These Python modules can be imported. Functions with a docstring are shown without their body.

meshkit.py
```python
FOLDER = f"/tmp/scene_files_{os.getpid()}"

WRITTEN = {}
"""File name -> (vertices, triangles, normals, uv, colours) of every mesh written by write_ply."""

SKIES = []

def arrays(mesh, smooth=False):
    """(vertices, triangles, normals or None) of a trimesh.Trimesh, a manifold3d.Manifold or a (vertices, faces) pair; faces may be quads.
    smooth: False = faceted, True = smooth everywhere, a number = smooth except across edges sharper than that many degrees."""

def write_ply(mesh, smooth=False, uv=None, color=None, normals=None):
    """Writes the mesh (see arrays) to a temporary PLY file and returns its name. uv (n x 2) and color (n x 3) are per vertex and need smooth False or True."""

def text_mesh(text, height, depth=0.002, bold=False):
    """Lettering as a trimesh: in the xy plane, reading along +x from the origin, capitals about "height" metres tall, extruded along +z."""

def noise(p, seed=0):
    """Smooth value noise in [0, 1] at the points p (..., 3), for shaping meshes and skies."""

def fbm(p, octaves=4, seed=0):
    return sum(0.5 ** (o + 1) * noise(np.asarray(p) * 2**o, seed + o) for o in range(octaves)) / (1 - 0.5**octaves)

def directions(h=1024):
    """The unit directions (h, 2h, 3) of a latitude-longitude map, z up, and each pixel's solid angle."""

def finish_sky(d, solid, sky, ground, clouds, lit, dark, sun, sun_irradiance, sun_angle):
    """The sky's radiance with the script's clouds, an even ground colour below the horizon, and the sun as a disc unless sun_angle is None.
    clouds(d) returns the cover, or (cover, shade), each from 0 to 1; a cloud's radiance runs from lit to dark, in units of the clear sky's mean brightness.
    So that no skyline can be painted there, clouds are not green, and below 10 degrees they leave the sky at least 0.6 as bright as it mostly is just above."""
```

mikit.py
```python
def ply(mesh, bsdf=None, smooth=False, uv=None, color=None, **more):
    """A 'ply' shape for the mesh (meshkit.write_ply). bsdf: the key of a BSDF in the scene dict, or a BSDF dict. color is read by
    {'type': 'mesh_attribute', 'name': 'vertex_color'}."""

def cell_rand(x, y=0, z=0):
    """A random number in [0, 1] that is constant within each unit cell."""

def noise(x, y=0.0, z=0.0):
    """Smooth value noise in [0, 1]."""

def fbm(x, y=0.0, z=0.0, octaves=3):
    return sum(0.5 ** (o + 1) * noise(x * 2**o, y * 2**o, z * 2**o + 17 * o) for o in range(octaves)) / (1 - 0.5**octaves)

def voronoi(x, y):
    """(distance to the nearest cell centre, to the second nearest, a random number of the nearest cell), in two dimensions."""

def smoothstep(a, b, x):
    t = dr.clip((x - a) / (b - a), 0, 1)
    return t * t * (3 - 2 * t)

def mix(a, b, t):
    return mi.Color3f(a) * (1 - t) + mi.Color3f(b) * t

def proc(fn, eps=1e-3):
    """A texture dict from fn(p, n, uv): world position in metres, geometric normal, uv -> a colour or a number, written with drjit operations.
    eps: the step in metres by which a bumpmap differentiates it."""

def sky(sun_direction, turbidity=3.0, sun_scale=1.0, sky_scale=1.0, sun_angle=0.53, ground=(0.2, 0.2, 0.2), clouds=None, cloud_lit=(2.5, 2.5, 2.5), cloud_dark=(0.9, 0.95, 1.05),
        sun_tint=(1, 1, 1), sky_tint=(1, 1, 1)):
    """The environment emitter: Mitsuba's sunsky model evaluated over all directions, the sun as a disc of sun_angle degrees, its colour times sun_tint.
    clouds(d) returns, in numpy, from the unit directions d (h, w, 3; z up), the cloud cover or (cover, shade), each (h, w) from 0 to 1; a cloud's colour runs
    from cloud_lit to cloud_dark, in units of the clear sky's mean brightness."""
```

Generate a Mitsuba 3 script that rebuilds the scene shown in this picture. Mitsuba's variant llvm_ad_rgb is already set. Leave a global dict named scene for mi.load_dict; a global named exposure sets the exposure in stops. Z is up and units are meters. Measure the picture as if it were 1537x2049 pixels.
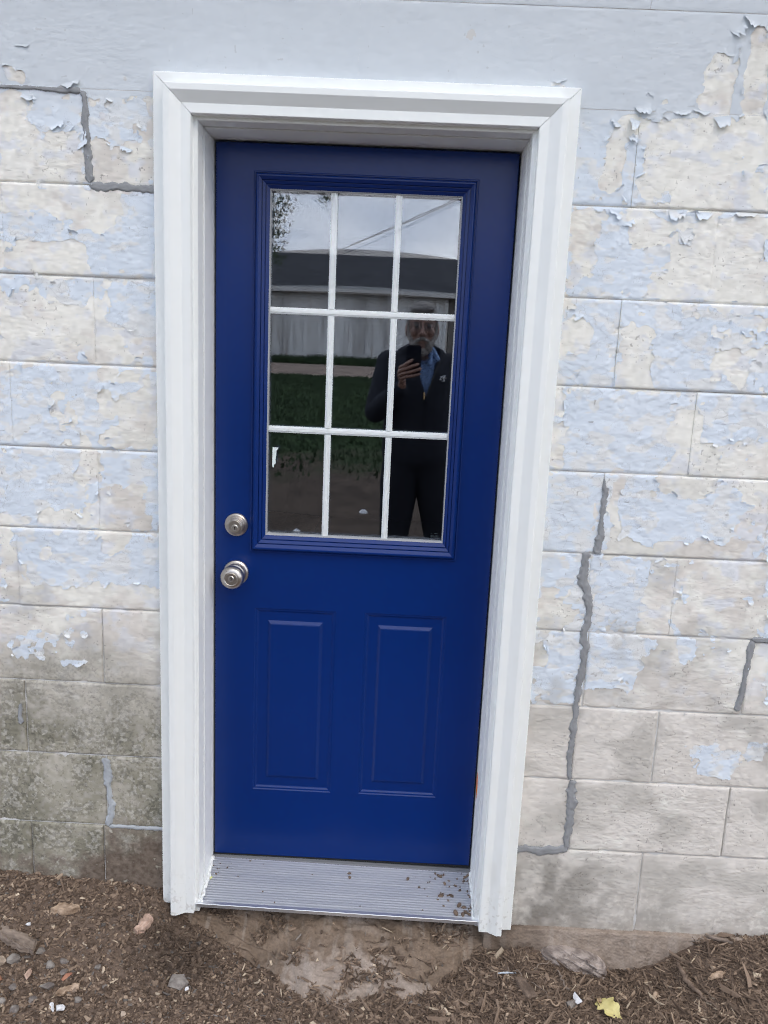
import math, random
import numpy as np
import trimesh
import manifold3d as m3
import drjit as dr
import mitsuba as mi
import mikit, meshkit
from scipy.ndimage import distance_transform_edt
from scipy.spatial import ConvexHull

# ------------------------------------------------------------------ camera, sky, exposure
PI = math.pi
CAM = np.array([0.10381, -1.93069, 1.42848])
PITCH, YAW, ROLL = 0.19751, -0.01274, 0.04406
FW = np.array([math.sin(YAW)*math.cos(PITCH), math.cos(YAW)*math.cos(PITCH), -math.sin(PITCH)])
RT = np.cross(FW, [0, 0, 1]); RT /= np.linalg.norm(RT)
UP = np.cross(RT, FW)
UP = -math.sin(ROLL)*RT + math.cos(ROLL)*UP
exposure = 3.6


def clouds(d):
    q = d / (np.abs(d[..., 2:3]) + 0.16)
    n = meshkit.fbm(q * [1.3, 1.3, 0.4] + [3.1, 7.7, 0.0], 5, 3)
    m = meshkit.fbm(q * [0.5, 0.5, 0.3] + [1.3, 2.7, 5.0], 3, 9)
    shade = np.clip(0.55 + (n - 0.5) * 2.8 + (m - 0.5) * 1.4, 0, 1)
    return np.ones(d.shape[:2]), shade


T = mi.ScalarTransform4f
scene = {
    'type': 'scene',
    'camera': {'type': 'perspective', 'fov': 2*math.degrees(math.atan(768.5/1603.17)), 'fov_axis': 'x', 'near_clip': 0.02, 'far_clip': 2000.0,
               'to_world': T().look_at(origin=CAM.tolist(), target=(CAM+FW).tolist(), up=UP.tolist())},
    'sky': mikit.sky([0.45, -0.62, 0.75], turbidity=3, sun_scale=0.04, sun_angle=25, clouds=clouds, cloud_lit=(2.52, 2.50, 2.52), cloud_dark=(1.02, 1.18, 1.50), ground=(0.1, 0.1, 0.07)),
}
labels = {}
rng = np.random.default_rng(11)
random.seed(11)
P, noise, fbm, smooth, mix, cell = mikit.proc, mikit.noise, mikit.fbm, mikit.smoothstep, mikit.mix, mikit.cell_rand
C3 = mi.Color3f


# ------------------------------------------------------------------ helpers
def obj(key, mesh, bsdf, sm=False, color=None, **kw):
    base, n = key, 0
    while key in scene:
        n += 1
        key = '%s_%03d' % (base, n)
    if callable(mesh):
        mesh = mesh()
    scene[key] = mikit.ply(mesh, bsdf, smooth=sm, color=color, **kw)
    return key


def tag(key, label, cat=None, group=None, kind=None):
    labels[key] = {'label': label}
    if cat: labels[key]['category'] = cat
    if group: labels[key]['group'] = group
    if kind: labels[key]['kind'] = kind


def cat(ms):
    return trimesh.util.concatenate(ms)


def box(x0, x1, y0, y1, z0, z1):
    b = trimesh.creation.box(extents=(x1-x0, y1-y0, z1-z0))
    b.apply_translation(((x0+x1)/2, (y0+y1)/2, (z0+z1)/2))
    return b


def mfbox(x0, x1, y0, y1, z0, z1):
    return m3.Manifold.cube((x1-x0, y1-y0, z1-z0)).translate((x0, y0, z0))


def tm(man):
    m = man.to_mesh()
    return trimesh.Trimesh(np.array(m.vert_properties[:, :3], float), np.array(m.tri_verts), process=False)


def cbox(x0, x1, y0, y1, z0, z1, c=0.002):
    """a box with chamfered edges"""
    a = [(x0+c, x1-c, y0, y1, z0+c, z1-c), (x0, x1, y0+c, y1-c, z0+c, z1-c), (x0+c, x1-c, y0+c, y1-c, z0, z1)]
    return tm(m3.Manifold.batch_hull([mfbox(*q) for q in a]))


def nz(x, z, f, o=4, seed=0, y=0.0):
    return meshkit.fbm(np.stack([np.asarray(x)*f, np.asarray(z)*f, np.full(np.shape(x), y)], -1), o, seed)


def grid_faces(n, m):
    i = np.arange((n-1)*(m-1))
    r, c = i//(m-1), i % (m-1)
    a = r*m+c
    return np.vstack([np.stack([a, a+1, a+m+1], 1), np.stack([a, a+m+1, a+m], 1)])


def rings(rs, cap=True, flip=False):
    """concentric upright rectangles (x0, x1, z0, z1, y) joined by mitred strips"""
    v, f = [], []
    for (x0, x1, z0, z1, y) in rs:
        v += [(x0, y, z0), (x1, y, z0), (x1, y, z1), (x0, y, z1)]
    for k in range(len(rs)-1):
        a, b = 4*k, 4*k+4
        for i in range(4):
            j = (i+1) % 4
            f += [(a+i, a+j, b+j), (a+i, b+j, b+i)]
    if cap:
        a = 4*(len(rs)-1)
        f += [(a, a+1, a+2), (a, a+2, a+3)]
    return trimesh.Trimesh(np.array(v, float), np.array(f), process=False)


def tube(pts, rad, n=8, cap=True):
    pts = np.asarray(pts, float)
    rad = np.broadcast_to(np.asarray(rad, float), (len(pts),))
    t = np.gradient(pts, axis=0)
    t /= np.linalg.norm(t, axis=1, keepdims=True) + 1e-12
    ref = np.array([0.0, 0, 1]) if abs(t[:, 2]).mean() < 0.8 else np.array([1.0, 0, 0])
    u = np.cross(t, ref); u /= np.linalg.norm(u, axis=1, keepdims=True) + 1e-12
    w = np.cross(u, t)
    a = np.linspace(0, 2*PI, n, endpoint=False)
    v = (pts[:, None] + rad[:, None, None]*(np.cos(a)[None, :, None]*u[:, None] + np.sin(a)[None, :, None]*w[:, None])).reshape(-1, 3)
    f = []
    for k in range(len(pts)-1):
        for i in range(n):
            j = (i+1) % n
            f += [(k*n+i, k*n+j, k*n+n+j), (k*n+i, k*n+n+j, k*n+n+i)]
    if cap:
        for k, s in ((0, -1), (len(pts)-1, 1)):
            c = len(v); v = np.vstack([v, pts[k]])
            for i in range(n):
                j = (i+1) % n
                f.append((c, k*n+i, k*n+j) if s > 0 else (c, k*n+j, k*n+i))
    m = trimesh.Trimesh(v, np.array(f), process=False)
    trimesh.repair.fix_normals(m)
    return m


def lathe_y(prof, c, n=56):
    """prof: (radius, distance in front of c along -y)"""
    m = trimesh.creation.revolve(np.array(prof, float), sections=n)
    m.apply_transform(trimesh.transformations.rotation_matrix(PI/2, [1, 0, 0]))
    m.apply_translation(c)
    return m


def stone(size, seed, rough=0.25, sub=3, f=1.6):
    m = trimesh.creation.icosphere(subdivisions=sub)
    v = m.vertices
    r = 1 + rough*(meshkit.fbm(v*f+seed*3.1, 4, seed)-0.5)*2
    q = np.random.default_rng(seed).normal(size=(7, 3)); q /= np.linalg.norm(q, axis=1, keepdims=True)
    v = v*r[:, None]
    for n_ in q:                                            # knock flat facets
        d = v @ n_; k = 0.72
        v = v - np.where(d > k, d-k, 0)[:, None]*n_*0.9
    m.vertices = v*np.asarray(size)
    return m


def rot(m, rz=0, rx=0, ry=0, t=(0, 0, 0)):
    R = trimesh.transformations.euler_matrix(rx, ry, rz)
    m.apply_transform(R); m.apply_translation(t)
    return m


# ------------------------------------------------------------------ materials
def two(b): return {'type': 'twosided', 'bsdf': b}


def pr(col, rough=0.5, bump=None, scale=1.0, eps=1e-3, **kw):
    c = {'type': 'rgb', 'value': list(col)} if isinstance(col, (tuple, list)) else P(col)
    b = {'type': 'principled', 'base_color': c, 'roughness': rough if not callable(rough) else P(rough), **kw}
    if bump is not None:
        b = {'type': 'bumpmap', 'arbitrary': P(bump, eps), 'scale': scale, 'bsdf': b}
    return two(b)


def block_color(p, n, uv):
    x, z = p.x, p.z
    a = fbm(x*7, z*7, 1.0, 4); b = fbm(x*26+5, z*26, 3.0, 4); c = noise(x*240, z*240, p.y*200); c2 = noise(x*95, z*95, 7.3)
    streak = fbm(x*40, z*110, 2.0, 3)
    left = smooth(-0.3, -0.5, x)
    # cream primer over raw block, worn to raw lower down
    raw = smooth(0.46, 0.64, a*0.55 + b*0.25 + 0.18*streak + 0.30*smooth(0.95, 0.25, z + 0.25*(a-0.5)) * (0.75 + 0.45*left))
    cream = mix(C3(0.765, 0.75, 0.68), C3(0.81, 0.80, 0.755), b)
    conc = mix(C3(0.575, 0.54, 0.49), C3(0.735, 0.70, 0.65), b*0.7+streak*0.3)
    col = mix(cream, conc, raw)
    wash = smooth(0.50, 0.66, fbm(x*21+2, z*27, 4.5, 4))*smooth(0.45, 0.8, z)
    col = mix(col, C3(0.645, 0.68, 0.75), wash*0.6)
    # grey weathering in blotches
    g = smooth(0.5, 0.78, fbm(x*9+9, z*13, 6.0, 4) + 0.12*c2)
    col = mix(col, C3(0.36, 0.345, 0.31), g*0.5*smooth(1.6, 0.5, z))
    # algae and grime on the lower courses at the left
    lo = smooth(0.74, 0.36, z + 0.28*(fbm(x*5, z*5, 8.0, 3)-0.5) + 0.05*(b-0.5))*left
    alg = mix(C3(0.31, 0.293, 0.232), C3(0.165, 0.158, 0.112), smooth(0.35, 0.7, fbm(x*12, z*12, 5.0, 4)))
    col = mix(col, alg, lo*smooth(0.12, 0.6, b*0.55+c2*0.35+a*0.25)*0.88)
    c3 = fbm(x*120, z*120, 4.0, 3)
    wht = smooth(0.54, 0.64, b*0.45 + c3*0.55)*lo
    col = mix(col, C3(0.62, 0.60, 0.55), wht*0.42)
    d3 = fbm(x*170+3, z*170, 8.0, 3)
    col = col*(1 - 0.32*lo*smooth(0.46, 0.66, d3*0.6+b*0.4))
    # dark damp patch at the right of the frame, near the sill
    dr_ = smooth(0.2, 0.05, z)*smooth(0.95, 0.55, x)*smooth(0.3, 0.4, x)
    col = mix(col, C3(0.24, 0.225, 0.20), dr_*smooth(0.3, 0.62, fbm(x*14, z*14, 2.5, 4))*0.85)
    # soil splashed up from the bed
    so = smooth(0.09, -0.06, z + 0.20*(b-0.5) + 0.10*(a-0.5) - 0.13*smooth(-0.78, -0.52, x)*left)*(left*0.85 + 0.2)
    col = mix(col, mix(C3(0.095, 0.072, 0.056), C3(0.23, 0.19, 0.155), c3), so*smooth(0.34, 0.50, b*0.45+c3*0.55+so*0.16))
    low = smooth(-0.02, -0.09, z)
    col = mix(col, C3(0.16, 0.125, 0.10), low*0.5*b)
    pore = smooth(0.72, 0.82, fbm(x*200, z*200, p.y*200, 2))*smooth(0.40, 0.62, fbm(x*11+3, z*11, 9.0, 3))
    col = mix(col, C3(0.16, 0.14, 0.12), pore*0.5)
    return col*(0.90 + 0.2*c2)


def block_bump(p, n, uv):
    x, z = p.x, p.z
    rough = 0.5 + 0.5*smooth(1.0, 0.3, z)
    strokes = fbm(x*70, z*150, 1.0, 3)
    grain = fbm(x*160, z*160, p.y*160, 3)
    pits = smooth(0.76, 0.9, noise(x*240, z*240, p.y*200))
    lumps = fbm(x*38, z*38, 5.0, 3)
    return 0.0011*strokes + 0.0026*grain*rough + 0.003*lumps - 0.0012*pits*rough


def paint_color(p, n, uv):
    x, z = p.x, p.z
    a = fbm(x*6, z*6, 2.0, 4); b = fbm(x*40, z*70, 4.0, 3); c = noise(x*210, z*210)
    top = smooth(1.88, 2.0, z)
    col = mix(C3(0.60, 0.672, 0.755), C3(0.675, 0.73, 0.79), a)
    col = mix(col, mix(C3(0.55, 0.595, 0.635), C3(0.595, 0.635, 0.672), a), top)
    scuff = smooth(0.49, 0.60, fbm(x*30+8, z*44, 6.0, 4)*0.75+0.25*b)
    col = mix(col, C3(0.73, 0.715, 0.67), scuff*0.62*(1-top))
    crack = mikit.voronoi(x*42+1.2*noise(x*30, z*30), z*60+1.2*noise(x*30+7, z*30))
    lines = smooth(0.035, 0.0, crack[1]-crack[0])*smooth(0.5, 0.66, fbm(x*8+4, z*8, 1.5, 3))*(1-top*0.9)
    col = mix(col, C3(0.30, 0.29, 0.28), lines*0.75)
    wx, wz = x + 0.012*(fbm(x*60, z*60, 1.0, 3)-0.5), z + 0.012*(fbm(x*60, z*60, 9.0, 3)-0.5)
    fine = mikit.voronoi(wx*95, wz*115)
    hair = smooth(0.07, 0.02, fine[1]-fine[0])*smooth(0.50, 0.62, fbm(x*17+2, z*17, 3.5, 3))*(1-top*0.92)*smooth(0.25, 0.5, fine[2])
    col = mix(col, C3(0.33, 0.32, 0.31), hair*0.6)
    dirt = smooth(0.55, 0.8, fbm(x*13, z*13, 7.0, 4))*smooth(1.3, 0.55, z)
    col = mix(col, C3(0.42, 0.41, 0.38), dirt*0.45)
    spot = smooth(0.95, 0.98, noise(x*95, z*95, 3.0))*(1-0.6*top)
    return mix(col, C3(0.2, 0.18, 0.16), spot*0.5)


def paint_bump(p, n, uv):
    x, z = p.x, p.z
    top = smooth(1.88, 2.0, z)
    crack = mikit.voronoi(x*42+1.2*noise(x*30, z*30), z*60+1.2*noise(x*30+7, z*30))
    lines = smooth(0.10, 0.0, crack[1]-crack[0])*smooth(0.48, 0.64, fbm(x*8+4, z*8, 1.5, 3))*(1-top*0.9)
    return 0.0009*fbm(x*70, z*150, 1.0, 3) + (0.0026*fbm(x*38, z*38, 5.0, 3))*(1-0.5*top) + 0.0016*fbm(x*120, z*120, 0.0, 3)*(1-0.4*top) + 0.0010*lines*(crack[2]-0.3)


def white_color(p, n, uv):
    s = fbm(p.x*9, p.z*5, p.y*9, 4); t = noise(p.x*120, p.z*25, p.y*120)
    col = mix(C3(0.80, 0.822, 0.81), C3(0.775, 0.80, 0.79), s)
    smudge = smooth(0.62, 0.8, fbm(p.x*22, p.z*9, p.y*22+4, 4))
    low = smooth(0.25, -0.05, p.z)
    mud = smooth(0.10, -0.07, p.z)*smooth(0.58, 0.72, fbm(p.x*140, p.z*140, p.y*140, 3))
    col = mix(col, C3(0.30, 0.23, 0.17), mud*0.3)
    return mix(col, C3(0.55, 0.53, 0.48), smudge*(0.05+0.25*low) + 0.008*t)


def soil_color(p, n, uv):
    x, y = p.x, p.y
    a = fbm(x*6, y*6, 0.0, 4); b = fbm(x*60, y*60, 2.0, 4); c = noise(x*300, y*300, p.z*300)
    col = mix(C3(0.075, 0.054, 0.042), C3(0.18, 0.132, 0.102), b*0.7+0.3*a)
    col = mix(col, C3(0.20, 0.155, 0.12), smooth(0.72, 0.85, c)*0.5)
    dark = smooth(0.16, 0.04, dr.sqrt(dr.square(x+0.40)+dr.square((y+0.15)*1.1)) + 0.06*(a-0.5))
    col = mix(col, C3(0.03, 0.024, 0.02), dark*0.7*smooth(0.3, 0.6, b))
    # farther off: bare earth, lawn, a dirt track, rough grass by the barn
    w = fbm(x*0.7, y*0.7, 3.0, 4)-0.5
    yy = y + 3.5*w
    far = smooth(-0.9, -2.0, y)
    earth = mix(C3(0.035, 0.027, 0.022), C3(0.095, 0.072, 0.056), fbm(x*5, y*5, 1.0, 5))
    grass = mix(C3(0.012, 0.026, 0.010), C3(0.032, 0.056, 0.020), fbm(x*2.2, y*2.2, 5.0, 5))
    track = mix(C3(0.13, 0.10, 0.085), C3(0.22, 0.175, 0.145), fbm(x*1.5, y*4, 6.0, 4))
    f = mix(earth, grass, smooth(-7.2, -9.6, yy + 1.2*(fbm(x*6, y*6, 4.0, 3)-0.5)))
    f = mix(f, track, smooth(-23.2, -23.9, y + 0.8*w)*smooth(-30.6, -29.8, y + 0.8*w))
    return mix(col, f, far)


def soil_bump(p, n, uv):
    return 0.006*fbm(p.x*90, p.y*90, p.z*90, 4)*smooth(-1.5, -0.8, p.y)


def footing_color(p, n, uv):
    x, y, z = p.x, p.y, p.z
    a = fbm(x*9, y*9, z*9, 4); b = fbm(x*45, y*22, z*45, 4); c = noise(x*260, y*260, z*260)
    col = mix(C3(0.235, 0.185, 0.148), C3(0.40, 0.335, 0.285), b)
    brown = smooth(0.40, 0.60, a*0.7 + 0.3*b + 0.30*smooth(0.0, 0.3, dr.abs(x-0.02)) - 0.36*smooth(-0.07, -0.2, y + 0.10*(b-0.5)) + 0.08)
    brown = brown*(0.22 + 0.78*smooth(0.60, 0.42, x))
    col = mix(col, mix(C3(0.105, 0.075, 0.052), C3(0.22, 0.16, 0.115), b), brown*0.85)
    streak = fbm(x*60, y*9, z*9, 4)
    col = mix(col, C3(0.42, 0.38, 0.34), smooth(0.55, 0.7, streak)*0.22)
    dk = smooth(0.62, 0.45, x)*smooth(0.36, 0.44, x)*smooth(0.3, 0.55, a)
    col = mix(col, C3(0.06, 0.045, 0.036), dk*0.8)
    return col*(0.82+0.36*c)


def footing_bump(p, n, uv):
    return 0.007*fbm(p.x*50, p.y*50, p.z*50, 4) + 0.002*noise(p.x*230, p.y*230, p.z*230)


def caulk_color(p, n, uv):
    b = fbm(p.x*60, p.z*60, p.y*60, 3)
    lo = smooth(0.55, 0.25, p.z)*smooth(0.0, -0.2, p.x)
    return mix(mix(C3(0.205, 0.212, 0.222), C3(0.29, 0.298, 0.31), b), mix(C3(0.34, 0.365, 0.39), C3(0.43, 0.46, 0.49), b), lo)


def alu_rough(p, n, uv): return 0.24 + 0.2*fbm(p.x*6, p.y*120, 0, 3)


def barn_color(p, n, uv):
    sheet = cell(dr.floor(p.x/0.86+0.3), 3.0, 1.0)
    s = fbm(p.x*9, p.z*0.7, 1.0, 4)
    col = mix(C3(0.80, 0.80, 0.78), C3(0.40, 0.39, 0.375), s*0.9+sheet*0.55-0.25)
    rust = smooth(0.60, 0.8, fbm(p.x*14, p.z*1.1, 6.0, 4))
    return mix(col, C3(0.27, 0.19, 0.13), rust*0.5)


def roof_color(p, n, uv):
    rows = noise(p.x*1.1, dr.floor(p.y/0.16)*7.3)
    return mix(C3(0.03, 0.032, 0.036), C3(0.07, 0.072, 0.08), fbm(p.x*3, p.y*3, 1, 4)*0.6+rows*0.4)


def skin_color(p, n, uv):
    return mix(C3(0.27, 0.15, 0.115), C3(0.34, 0.20, 0.155), fbm(p.x*40, p.y*40, p.z*40, 3))


def hair_color(p, n, uv):
    return mix(C3(0.09, 0.08, 0.07), C3(0.30, 0.27, 0.25), fbm(p.x*160, p.y*40, p.z*40, 3))


def stone_mat(c0, c1, f=70, lay=0):
    def col(p, n, uv):
        t = fbm(p.x*f, p.y*f, p.z*f*(1+lay), 4)
        return mix(C3(*c0), C3(*c1), smooth(0.25, 0.75, t))
    return pr(col, 0.85, bump=lambda p, n, uv: 0.0012*fbm(p.x*170, p.y*170, p.z*170*(1+lay), 3))


M = {
    'block_masonry': pr(block_color, 0.9, block_bump, eps=8e-4, specular=0.2),
    'mortar_joint': pr((0.56, 0.56, 0.55), 0.9),
    'wall_paint': pr(paint_color, 0.62, paint_bump, eps=8e-4, specular=0.3),
    'grey_caulk': pr(caulk_color, 0.7, lambda p, n, uv: 0.003*fbm(p.x*110, p.z*110, 0, 3)),
    'white_trim': pr(white_color, 0.36, lambda p, n, uv: 0.0002*fbm(p.x*14, p.z*5, p.y*14, 2), eps=2e-3, specular=0.45),
    'white_vinyl': pr((0.83, 0.87, 0.87), 0.4),
    'blue_paint': pr(lambda p, n, uv: mix(C3(0.0006, 0.0205, 0.138), C3(0.0008, 0.0235, 0.156), fbm(p.x*4, p.z*4, 0, 3)), 0.25,
                     lambda p, n, uv: 0.00006*fbm(p.x*90, p.z*90, p.y*90, 2), eps=1.5e-3, specular=0.34),
    'glass_outer': {'type': 'thindielectric', 'int_ior': 1.55, 'ext_ior': 1.0},
    'glass_coated': {'type': 'thindielectric', 'int_ior': 2.15, 'ext_ior': 1.0, 'specular_reflectance': {'type': 'rgb', 'value': [0.76, 0.86, 1.0]}},
    'seal_white': pr((0.34, 0.35, 0.37), 0.5),
    'black_rubber': pr((0.012, 0.012, 0.013), 0.6),
    'nickel': pr((0.56, 0.52, 0.48), 0.30, lambda p, n, uv: 0.00003*noise(p.x*300, p.z*2500, p.y*300), metallic=1.0),
    'nickel_bright': pr((0.72, 0.72, 0.72), 0.22, metallic=1.0),
    'dark_gap': pr((0.01, 0.01, 0.01), 0.8),
    'aluminium': pr((0.74, 0.755, 0.79), alu_rough, metallic=0.85),
    'aluminium_dull': pr((0.20, 0.205, 0.22), 0.45, metallic=0.5),
    'sealant_yellow': pr((0.55, 0.58, 0.25), 0.6),
    'paper': pr((0.70, 0.78, 0.76), 0.7),
    'etch': pr((0.03, 0.045, 0.05), 0.8),
    'orange': pr((0.75, 0.16, 0.02), 0.6),
    'ground_soil': pr(soil_color, 0.95, soil_bump, eps=1.5e-3, specular=0.15),
    'footing_concrete': pr(footing_color, 0.92, footing_bump, eps=1.5e-3, specular=0.2),
    'chip_wood': two({'type': 'principled', 'base_color': {'type': 'mesh_attribute', 'name': 'vertex_color'}, 'roughness': 0.88, 'specular': 0.2}),
    'room_dark': pr((0.035, 0.033, 0.03), 0.9),
    'barn_metal': pr(barn_color, 0.6),
    'barn_boards': pr(lambda p, n, uv: mix(C3(0.20, 0.18, 0.16), C3(0.09, 0.08, 0.07), fbm(p.x*13, p.z*1.2, 3, 4)), 0.85),
    'barn_roof': pr(roof_color, 0.95, specular=0.05),
    'barn_trim': pr((0.55, 0.54, 0.52), 0.7),
    'grass_blade': pr(lambda p, n, uv: mix(C3(0.014, 0.032, 0.011), C3(0.04, 0.07, 0.024), noise(p.x*3, p.y*3)), 0.8),
    'leaf_green': pr(lambda p, n, uv: mix(C3(0.02, 0.045, 0.012), C3(0.05, 0.09, 0.025), noise(p.x*9, p.y*9, p.z*9)), 0.6),
    'bark_brown': stone_mat((0.08, 0.055, 0.04), (0.22, 0.16, 0.12), 30, 2),
    'wood_grey': stone_mat((0.13, 0.10, 0.08), (0.26, 0.205, 0.165), 45, 3),
    'wood_tan': stone_mat((0.22, 0.15, 0.10), (0.44, 0.33, 0.24), 60, 1),
    'stone_grey': stone_mat((0.13, 0.11, 0.10), (0.26, 0.235, 0.21)),
    'stone_tan': stone_mat((0.26, 0.20, 0.15), (0.46, 0.37, 0.29)),
    'stone_pink': stone_mat((0.30, 0.20, 0.15), (0.55, 0.40, 0.32)),
    'stone_layer': stone_mat((0.16, 0.13, 0.115), (0.38, 0.325, 0.29), 40, 3),
    'brick_red': stone_mat((0.25, 0.10, 0.06), (0.36, 0.17, 0.11)),
    'chalk_white': stone_mat((0.55, 0.55, 0.56), (0.75, 0.75, 0.76)),
    'leaf_yellow': pr(lambda p, n, uv: mix(C3(0.50, 0.42, 0.14), C3(0.66, 0.60, 0.30), fbm(p.x*60, p.y*60, 0, 3)), 0.7),
    'leaf_tan': pr((0.42, 0.31, 0.19), 0.7),
    'wire_black': pr((0.012, 0.012, 0.013), 0.6),
    'skin': pr(skin_color, 0.5),
    'hair_grey': pr(hair_color, 0.6, lambda p, n, uv: 0.002*noise(p.x*300, p.y*60, p.z*60)),
    'beard_grey': pr(lambda p, n, uv: mix(C3(0.15, 0.125, 0.11), C3(0.36, 0.33, 0.30), noise(p.x*220, p.y*220, p.z*90)), 0.7),
    'navy_cloth': pr(lambda p, n, uv: mix(C3(0.008, 0.010, 0.018), C3(0.014, 0.017, 0.028), fbm(p.x*30, p.y*30, p.z*30, 3)), 0.85),
    'dark_denim': pr((0.010, 0.012, 0.02), 0.9),
    'shirt_blue': pr((0.16, 0.25, 0.44), 0.8),
    'phone_black': pr((0.006, 0.007, 0.012), 0.25),
    'lens_dark': pr((0.02, 0.02, 0.03), 0.1),
    'gold_metal': pr((0.75, 0.52, 0.26), 0.35, metallic=0.8),
    'eye_white': pr((0.10, 0.085, 0.08), 0.3),
    'spectacle_metal': pr((0.10, 0.10, 0.10), 0.3, metallic=0.7),
    'spectacle_glass': {'type': 'thindielectric', 'int_ior': 1.5, 'ext_ior': 1.0},
    'emblem_white': pr((0.7, 0.7, 0.7), 0.7),
}
for k, b in M.items():
    scene['mat_' + k] = b
for k in list(M):
    M[k] = 'mat_' + k

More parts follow.
